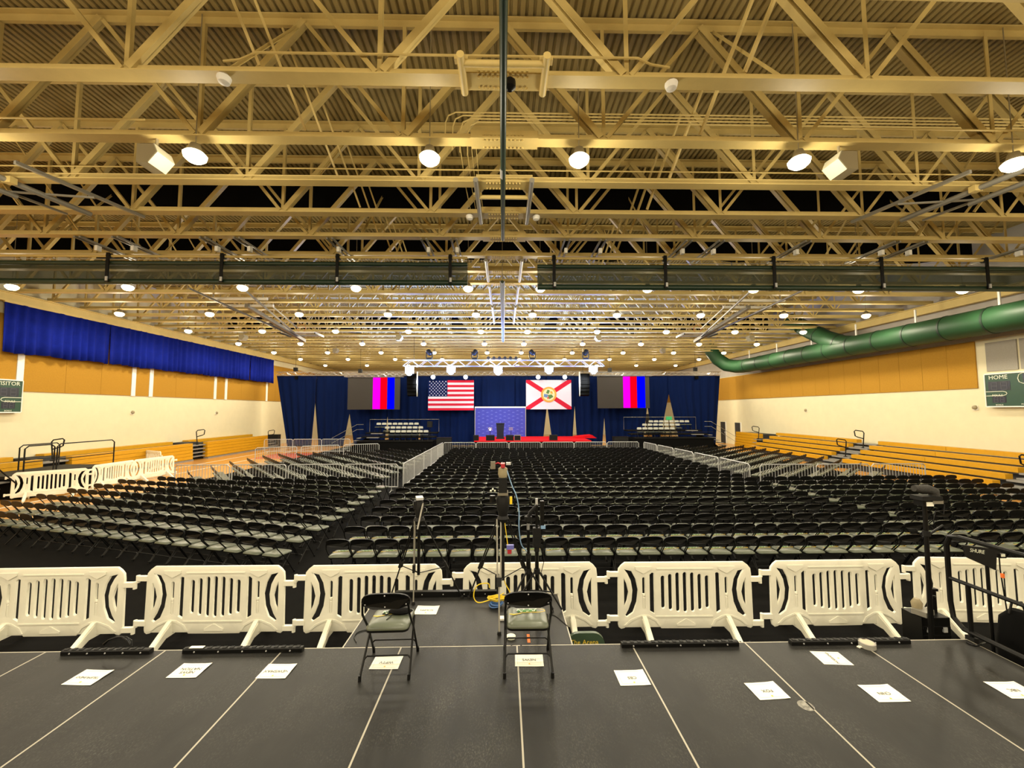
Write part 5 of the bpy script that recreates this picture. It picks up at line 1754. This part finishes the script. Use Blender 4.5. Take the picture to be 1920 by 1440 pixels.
# ------------------------------------------------------------------ tripods
def tripod(name, label, apex, feet, mats='black', spread=0.45, legw=0.014):
    o = thing(name, label, 'tripod', (apex[0], apex[1], 0))
    az = apex[2]
    for k, f in enumerate(feet):
        fx, fy, fz = f[0] - apex[0], f[1] - apex[1], f[2]
        top = Vector((0.05 * (1 if fx > 0 else -1), 0.03 * (1 if fy > 0 else -1), az))
        end = Vector((fx, fy, fz + 0.012))
        mid = top.lerp(end, 0.58)
        d, a_, b_, L = frame_of(top, end)
        m1 = 'greymetal' if k == 0 else mats
        lg = B()
        for q_ in (-1, 1):
            lg.tube([top + a_ * 0.024 * q_, mid + a_ * 0.02 * q_], 0.009, 6)
        lg.tube([mid + (top - mid) * 0.12, end], 0.010, 6)
        lg.build('leg', m1, o, True)
        B().bar(mid - d * 0.05, mid + d * 0.05, 0.06, 0.03).build('leg_lock', 'blackmatte', o)
        B().lathe([(0.024, -0.01), (0.02, 0.02)], end, 8).build('foot', 'blackmatte', o)
        B().tube([Vector((0, 0, fz + (az - fz) * 0.36)), top.lerp(end, 0.60)], 0.006, 5).build('spreader_arm', mats, o)
    B().lathe([(0.05, -0.05), (0.075, 0.0), (0.06, 0.035), (0.03, 0.05)], (0, 0, az), 14).build('bowl', 'blackmatte', o, True)
    B().tube([(0, 0, az - 0.04), (0, 0, feet[0][2] + (az - feet[0][2]) * 0.34)], 0.02, 8).build('centre_column', mats, o)
    return o


f1 = [on_deck(775, 1133), on_deck(733, 1118), on_deck(866, 1122)]
ap = at(786, 975, 5.44)
o = tripod('camera_tripod', 'black camera tripod without a camera, left one on the jutting deck', (ap.x, 5.44, ap.z), f1)
az = ap.z
B().lathe([(0.045, 0), (0.06, 0.08), (0.055, 0.2), (0.04, 0.23)], (0, 0, az + 0.03), 12).build('fluid_head', 'blackmatte', o, True)
B().box((0.0, 0.0, az + 0.285), (0.09, 0.15, 0.03), rz=0.3).build('camera_plate', 'steel', o)
B().box((-0.05, 0, az + 0.2), (0.04, 0.1, 0.1)).build('side_plate', 'blackmatte', o)
B().tube([(0.05, -0.02, az + 0.22), (0.03, -0.25, az - 0.05)], 0.011, 6).build('pan_handle', 'greymetal', o)

f2 = [on_deck(936, 1190), on_deck(879, 1122), on_deck(1002, 1122)]
ap = at(943, 972, 5.18)
o = tripod('camera_tripod', 'black camera tripod with a tall camera rig, centre of the jutting deck', (ap.x, 5.18, ap.z), f2, 'blackmatte')
az = ap.z
B().lathe([(0.05, 0), (0.075, 0.1), (0.085, 0.22), (0.06, 0.28)], (0, 0, az + 0.02), 12).build('fluid_head', 'blackmatte', o, True)
rig = thing('camera_rig', 'stacked video camera rig with red and white knobs on the central tripod', 'camera', (ap.x, 5.18, az + 0.30))
B().box((0, 0, 0.015), (0.13, 0.2, 0.03)).build('base_plate', 'brownbox', rig)
B().box((0, 0.02, 0.12), (0.105, 0.22, 0.18)).build('camera_body', 'blackmatte', rig)
B().lathe([(0.05, 0), (0.062, 0.04), (0.058, 0.11), (0.03, 0.13)], (0.0, 0, 0.21), 12).build('white_module', 'platinum', rig, True)
B().box((0.0, 0.0, 0.36), (0.05, 0.14, 0.05)).build('top_handle', 'redknob', rig)
B().tube([(0, 0, 0.36), (-0.06, 0, 0.39), (-0.12, 0, 0.37)], 0.010, 6).build('arm', 'redknob', rig)
B().box((-0.125, 0, 0.36), (0.06, 0.05, 0.09)).build('clamp', 'brownbox', rig)
B().box((0.07, 0, 0.38), (0.06, 0.05, 0.03)).build('connector', 'steel', rig)
B().tube([(-0.06, 0, 0.03), (-0.13, -0.05, 0.06)], 0.012, 6).build('pan_handle', 'black', rig)
for k in range(3):
    B().lathe([(0.004, -0.014), (0.014, 0), (0.004, 0.014)], (-0.1 - 0.025 * k, -0.05, 0.05 + 0.02 * (k % 2)), 8).build('knob', 'printwhite', rig)
B().lathe([(0.035, -0.04), (0.035, 0.04)], (-0.13, -0.03, -0.05), 10).build('follow_wheel', 'black', rig)
B().tube(smooth_path([(0.05, -0.02, 0.3), (0.11, -0.04, 0.12), (0.17, -0.05, -0.02), (0.2, -0.05, -0.2), (0.2, -0.04, -0.42), (0.23, 0.0, -0.62), (0.3, 0.05, -0.72)]), 0.007, 6).build('blue_lead', 'palecable', rig, True)
B().box((0.1, -0.08, -0.06), (0.03, 0.02, 0.09)).build('yellow_tag', 'yellowcable', rig)
cl = tag(B().box((ap.x + 0.09, 5.12, az - 0.33), (0.09, 0.05, 0.05)).box((ap.x + 0.08, 5.11, az - 0.38), (0.05, 0.04, 0.05), 1).tube([(ap.x + 0.06, 5.12, az - 0.31), (ap.x + 0.02, 5.14, az - 0.02)], 0.005, 5, 2).build('hanging_clamp', [mat('violet_plastic', (0.13, 0.13, 0.42), 0.5), 'redknob', 'yellowcable']),
         'violet clamp hanging on a strap from the central tripod', 'clamp')

# light stands with gear to the right of the central tripod
def stand(label, px, Y, ztop, legs, r=0.02):
    x = at(px, 1100, Y).x
    o = thing('light_stand', label, 'stand', (x, Y, DZ + 0.001), 0, 'stands on the jutting deck')
    B().tube([(0, 0, 0.12), (0, 0, (ztop - DZ) * 0.55)], r * 1.25, 8).build('lower_pole', 'black', o, True)
    B().tube([(0, 0, (ztop - DZ) * 0.5), (0, 0, ztop - DZ)], r * 0.85, 8).build('upper_pole', 'black', o, True)
    B().lathe([(0.035, -0.03), (0.035, 0.03)], (0, 0, (ztop - DZ) * 0.55), 10).build('collar', 'blackmatte', o)
    B().lathe([(0.04, -0.03), (0.04, 0.03)], (0, 0, 0.42), 10).build('collar', 'blackmatte', o)
    for an in legs:
        c_, s_ = math.cos(R(an)), math.sin(R(an))
        B().tube([(0.03 * c_, 0.03 * s_, 0.42), (0.34 * c_, 0.34 * s_, 0.015)], 0.013, 6).build('leg', 'black', o, True)
        B().tube([(0.0, 0.0, 0.18), (0.2 * c_, 0.2 * s_, 0.2)], 0.009, 5).build('leg_brace', 'black', o)
    return o


o = stand('thick black stand nearest the central tripod, with bracket arm', 991, 5.368, at(991, 968, 5.368).z, (215, 330, 90), 0.024)
zt_ = at(991, 968, 5.368).z - DZ
B().tube([(0, 0, zt_), (0.05, 0, zt_ + 0.06), (0.13, 0, zt_ + 0.13)], 0.022, 6).build('tilt_arm', 'blackmatte', o)
B().lathe([(0.05, -0.03), (0.05, 0.03)], (0, 0, zt_ - 0.03), 10).build('knuckle', 'blackmatte', o)
B().lathe([(0.02, -0.03), (0.02, 0.05)], (0, 0, zt_ - 0.14), 10).build('spigot', 'steel', o)
o = stand('slim black stand with antenna-like top beside the thick stand', 1007, 5.36, at(1006, 945, 5.36).z, (330, 205, 85), 0.02)
zt_ = at(1006, 945, 5.36).z - DZ
B().box((0, 0, zt_ - 0.42), (0.1, 0.08, 0.24)).build('battery_box', 'blackmatte', o)
B().box((0.07, 0, zt_ - 0.13), (0.05, 0.05, 0.34)).build('folded_arm', 'black', o)
B().tube([(0, 0, zt_ - 0.02), (-0.1, 0, zt_ - 0.12)], 0.02, 6).build('tilt_arm', 'blackmatte', o)
B().box((0, 0, zt_ + 0.03), (0.03, 0.03, 0.08)).build('spigot', 'steel', o)
B().tube([(0.06, -0.05, zt_ - 0.5), (0.09, -0.05, zt_ - 0.7), (0.05, -0.05, zt_ - 0.85), (0.12, -0.05, zt_ - 1.0)], 0.005, 5).build('lead', 'black', o)
B().box((0.08, -0.02, zt_ - 0.29), (0.06, 0.03, 0.04)).build('pale_clip', 'palecable', o)

# cable heap
p = on_deck(927, 1138)
o = thing('cable_coil', 'coiled blue cable lying on the jutting deck', 'cable', (p.x, p.y, DZ + 0.001), 0, 'cables by the central tripod')
for k in range(6):
    r_ = 0.055 + 0.012 * (k % 3)
    B().tube([(r_ * math.cos(a_ * PI / 8) + 0.006 * k, r_ * 0.85 * math.sin(a_ * PI / 8), 0.008 + 0.008 * k + 0.004 * math.sin(a_)) for a_ in range(16)], 0.007, 5, closed=True).build('cable_turn', 'bluecable', o, True)
o = thing('cable_coil', 'looped yellow cable rising over the blue coil', 'cable', (p.x + 0.03, p.y + 0.06, DZ + 0.001), 0, 'cables by the central tripod')
for k in range(4):
    r_ = 0.085 + 0.012 * k
    B().tube([(r_ * math.cos(a_ * PI / 8), 0.5 * r_ * math.sin(a_ * PI / 8) + 0.02, 0.05 + 0.01 * k + 0.006 * math.sin(a_ * 2)) for a_ in range(16)], 0.007, 5, closed=True).build('cable_turn', 'yellowcable', o, True)
q = [at(px, py, 5.36) - o.location for px, py in ((945, 1112), (930, 1120), (900, 1130), (889, 1122), (890, 1106), (898, 1096), (915, 1094), (918, 1102))]
B().tube(smooth_path(q), 0.007, 6).build('cable_loop', 'yellowcable', o, True)
q = [at(px, py, 5.2) - o.location for px, py in ((942, 1075), (948, 1095), (955, 1108), (958, 1120))]
B().tube(smooth_path(q), 0.007, 6).build('cable_tail', 'yellowcable', o, True)
p = on_deck(944, 1161)
tag(B().box((p.x, p.y, DZ + 0.012), (0.11, 0.075, 0.02)).build('power_adapter', 'white'), 'small white box on the deck behind the right chair', 'adapter')
p = on_deck(958, 1196)
o = tag(B().lathe([(0.05, 0.0), (0.052, 0.02), (0.045, 0.024)], (p.x, p.y, DZ + 0.001), 18).build('paper_cup_lid', 'printwhite', None, True), 'pale round lid under the right deck chair', 'lid')
pts = [on_deck(*c) for c in ((668, 1205), (664, 1195), (672, 1186), (690, 1182), (705, 1184))]
tag(B().tube(smooth_path([v_ + Vector((0, 0, 0.006)) for v_ in pts]), 0.005, 5).build('floor_cable', 'black', None, True), 'thin black cable curling by the left deck chair', 'cable')
pts = [on_deck(*c) for c in ((1034, 1140), (1038, 1148), (1030, 1152), (1042, 1156), (1066, 1176))]
tag(B().tube(smooth_path([v_ + Vector((0, 0, 0.005)) for v_ in pts]), 0.004, 5).build('floor_cable', 'black', None, True), 'thin black cable running right from the empty deck chair', 'cable')

# ------------------------------------------------------------------ gear at the right edge
RX = D0 + 4 * 1.22 + 0.07
o = thing('guard_rail', 'black tubular guard rail on the right edge of the deck', 'guard rail', (RX, 3.45, DZ))
zz0, zz1 = 0.06, 1.06
B().tube([(0, -0.9, zz0), (0, 1.1, zz0), (0, 1.2, zz0 + 0.08), (0, 1.22, zz0 + 0.25), (0, 1.22, zz1 - 0.12), (0, 1.18, zz1 - 0.02), (0, 1.08, zz1), (0, -0.9, zz1)], 0.026, 8).build('outer_loop', 'black', o, True)
B().tube([(0, 1.22, 0.57), (0, -0.9, 0.57)], 0.022, 8).build('middle_rail', 'black', o, True)
for yy in (1.03, -0.3):
    B().tube([(0.0, yy, -0.06), (0.0, yy, 0.58)], 0.022, 8).build('post', 'black', o, True)
    B().box((0.0, yy, -0.03), (0.05, 0.09, 0.1)).build('clamp', 'blackmatte', o)
YQ = 5.0
a_, b2 = at(1804, 1018, YQ), at(1872, 1066, YQ)
o = thing('paddle_antenna', 'black kite-shaped paddle antenna with white lettering on a stand', 'antenna', (b2.x - 0.2, YQ, 0.012))
ox, oz = o.location.x, o.location.z
P_ = lambda px, py: (at(px, py, YQ).x - ox, at(px, py, YQ).z - oz)
B().prism([P_(1806, 1022), P_(1812, 1045), P_(1866, 1069), P_(1867, 1038), P_(1873, 1042), P_(1874, 1030)], (0, 0.012, 0), (1, 0, 0), (0, 0, 1), 0.024).build('paddle', 'blackmatte', o)
pc = P_(1830, 1033)
ob = link('lettering', text_mesh('SHURE', 0.062, 'printwhite', 0.0008), o)
ob.matrix_local = plane_matrix((pc[0], -0.014, pc[1]), (1, 0, -0.16), (0.16, 0, 1))
xs = P_(1851, 1066)
B().tube([(xs[0], 0, 0.0), (xs[0], 0, xs[1] + 0.03)], 0.018, 8).build('stand_pole', 'black', o)
for an in (30, 150, 270):
    B().tube([(xs[0], 0, 0.3), (xs[0] + 0.35 * math.cos(R(an)), 0.35 * math.sin(R(an)), 0.01)], 0.012, 6).build('stand_leg', 'black', o)
p2 = P_(1877, 1045)
B().tube([(p2[0], 0.02, p2[1] + 0.06), (p2[0], 0.02, p2[1] - 0.15), (p2[0] + 0.05, 0.02, p2[1] - 0.7)], 0.007, 5).build('lead', 'black', o)
B().box((p2[0], 0.0, p2[1] + 0.02), (0.09, 0.04, 0.05)).build('plug', 'black', o)
B().box((p2[0], -0.022, p2[1] + 0.03), (0.05, 0.004, 0.03)).build('plug_label', 'printwhite', o)
B().box((p2[0], 0.0, p2[1] - 0.22), (0.025, 0.025, 0.05)).build('red_tie', 'orange', o)

YM = 5.1
b0 = at(1741, 1190, YM)
o = thing('pole_camera', 'black camera with fuzzy hood on a tall pole at the right', 'camera', (b0.x, YM, 0.012))
ox = o.location.x
Q_ = lambda px, py: Vector((at(px, py, YM).x - ox, 0, at(px, py, YM).z - 0.012))
B().tube([(0.03, 0, 0.0), Q_(1742, 1100), Q_(1733, 938)], [0.03, 0.027, 0.022], 8).build('pole', 'black', o, True)
B().lathe([(0.28, 0.0), (0.25, 0.03), (0.04, 0.06)], (0.03, 0, 0), 14).build('base', 'blackmatte', o)
c = Q_(1733, 926)
B().tube([c + Vector((-0.13, 0, 0.07)), c + Vector((-0.05, 0, 0.06)), c + Vector((0.05, 0, 0.06)), c + Vector((0.12, 0, 0.03)), c + Vector((0.13, 0, -0.04))], [0.04, 0.05, 0.055, 0.06, 0.05], 10).build('fuzzy_hood', mat('fuzzy_fabric', (0.035, 0.033, 0.03), 1.0, noise=0.5, scale=60, bump=0.5), o, True)
B().box(c + Vector((0.02, 0, -0.045)), (0.26, 0.16, 0.05)).build('camera_plate', 'blackmatte', o)
B().box(c + Vector((-0.02, 0, -0.11)), (0.13, 0.12, 0.07)).build('camera_body', 'black', o)
B().box(c + Vector((0.0, -0.062, -0.115)), (0.09, 0.006, 0.05)).build('sticker', 'paper', o)
B().box(c + Vector((0.1, -0.02, -0.09)), (0.13, 0.1, 0.04)).build('module', 'greymetal', o)
B().tube([c + Vector((0.13, -0.05, -0.08)), c + Vector((0.2, -0.05, -0.13)), c + Vector((0.18, -0.05, -0.24)), c + Vector((0.1, -0.03, -0.2)), c + Vector((0.06, -0.03, -0.35))], 0.006, 5).build('lead', 'black', o)
B().tube([Q_(1737, 1005), Q_(1768, 985)], 0.014, 6).build('pan_handle', 'black', o)
B().lathe([(0.04, -0.03), (0.04, 0.03)], Q_(1737, 1000), 10).build('collar', 'blackmatte', o)
B().lathe([(0.014, -0.02), (0.02, 0), (0.014, 0.02)], Q_(1752, 1120), 8).build('knob', 'black', o)

YK = 5.2
a_, b2 = at(1726, 1200, YK), at(1776, 1156, YK)
o = thing('rolling_case', 'black rolling equipment case with upright handle by the deck corner', 'case', ((a_.x + b2.x) / 2, YK + 0.1, 0.012))
zt_ = b2.z - 0.012
B().box((0, 0, zt_ / 2 + 0.03), (b2.x - a_.x, 0.26, zt_ - 0.06)).build('body', 'black', o)
for k in range(4):
    B().box((0, -0.135, zt_ * (0.3 + 0.17 * k)), ((b2.x - a_.x) * 0.96, 0.012, 0.03)).build('rib', 'black', o)
for sx in (-1, 1):
    B().lathe([(0.04, -0.02), (0.04, 0.02)], (sx * 0.16, -0.1, 0.04), 12, 0, Matrix.Rotation(PI / 2, 3, 'Y')).build('wheel', 'black', o)
    B().box((sx * 0.1, -0.14, zt_ - 0.14), (0.05, 0.02, 0.06)).build('latch', 'steel', o)
hx_ = 0.12
B().box((hx_, 0, zt_ + 0.13), (0.05, 0.04, 0.28)).build('handle_post', 'black', o)
B().box((hx_, 0, zt_ + 0.29), (0.1, 0.05, 0.03)).build('handle_grip', 'black', o)
B().box((-0.08, -0.05, zt_ + 0.04), (0.2, 0.15, 0.06), rz=0.4).build('gear_on_top', 'greymetal', o)
B().lathe([(0.05, 0), (0.06, 0.08), (0.03, 0.13)], (-0.1, 0.0, zt_ + 0.05), 10).build('cloth_bundle', 'platinum', o, True)
p = at(1915, 1172, 4.6)
o = thing('soft_bag', 'black soft equipment bag beside the guard rail', 'bag', (p.x + 0.28, 4.85, 0.012))
B().lathe([(0.13, 0.0), (0.17, 0.1), (0.18, 0.45), (0.15, 0.75), (0.06, 0.86)], (0, 0, 0), 14).build('body', 'blackfab', o, True)
B().tube([(-0.1, 0, 0.82), (-0.06, 0, 0.95), (0.06, 0, 0.95), (0.1, 0, 0.82)], 0.012, 6).build('handle', 'black', o)
pts = [on_deck(*c) for c in ((1812, 1206), (1830, 1212), (1850, 1206), (1868, 1214))]
tag(B().tube(smooth_path([v_ + Vector((0, 0, 0.008)) for v_ in pts]), 0.007, 5).build('floor_cable', 'black', None, True), 'black cable lying at the foot of the guard rail', 'cable')
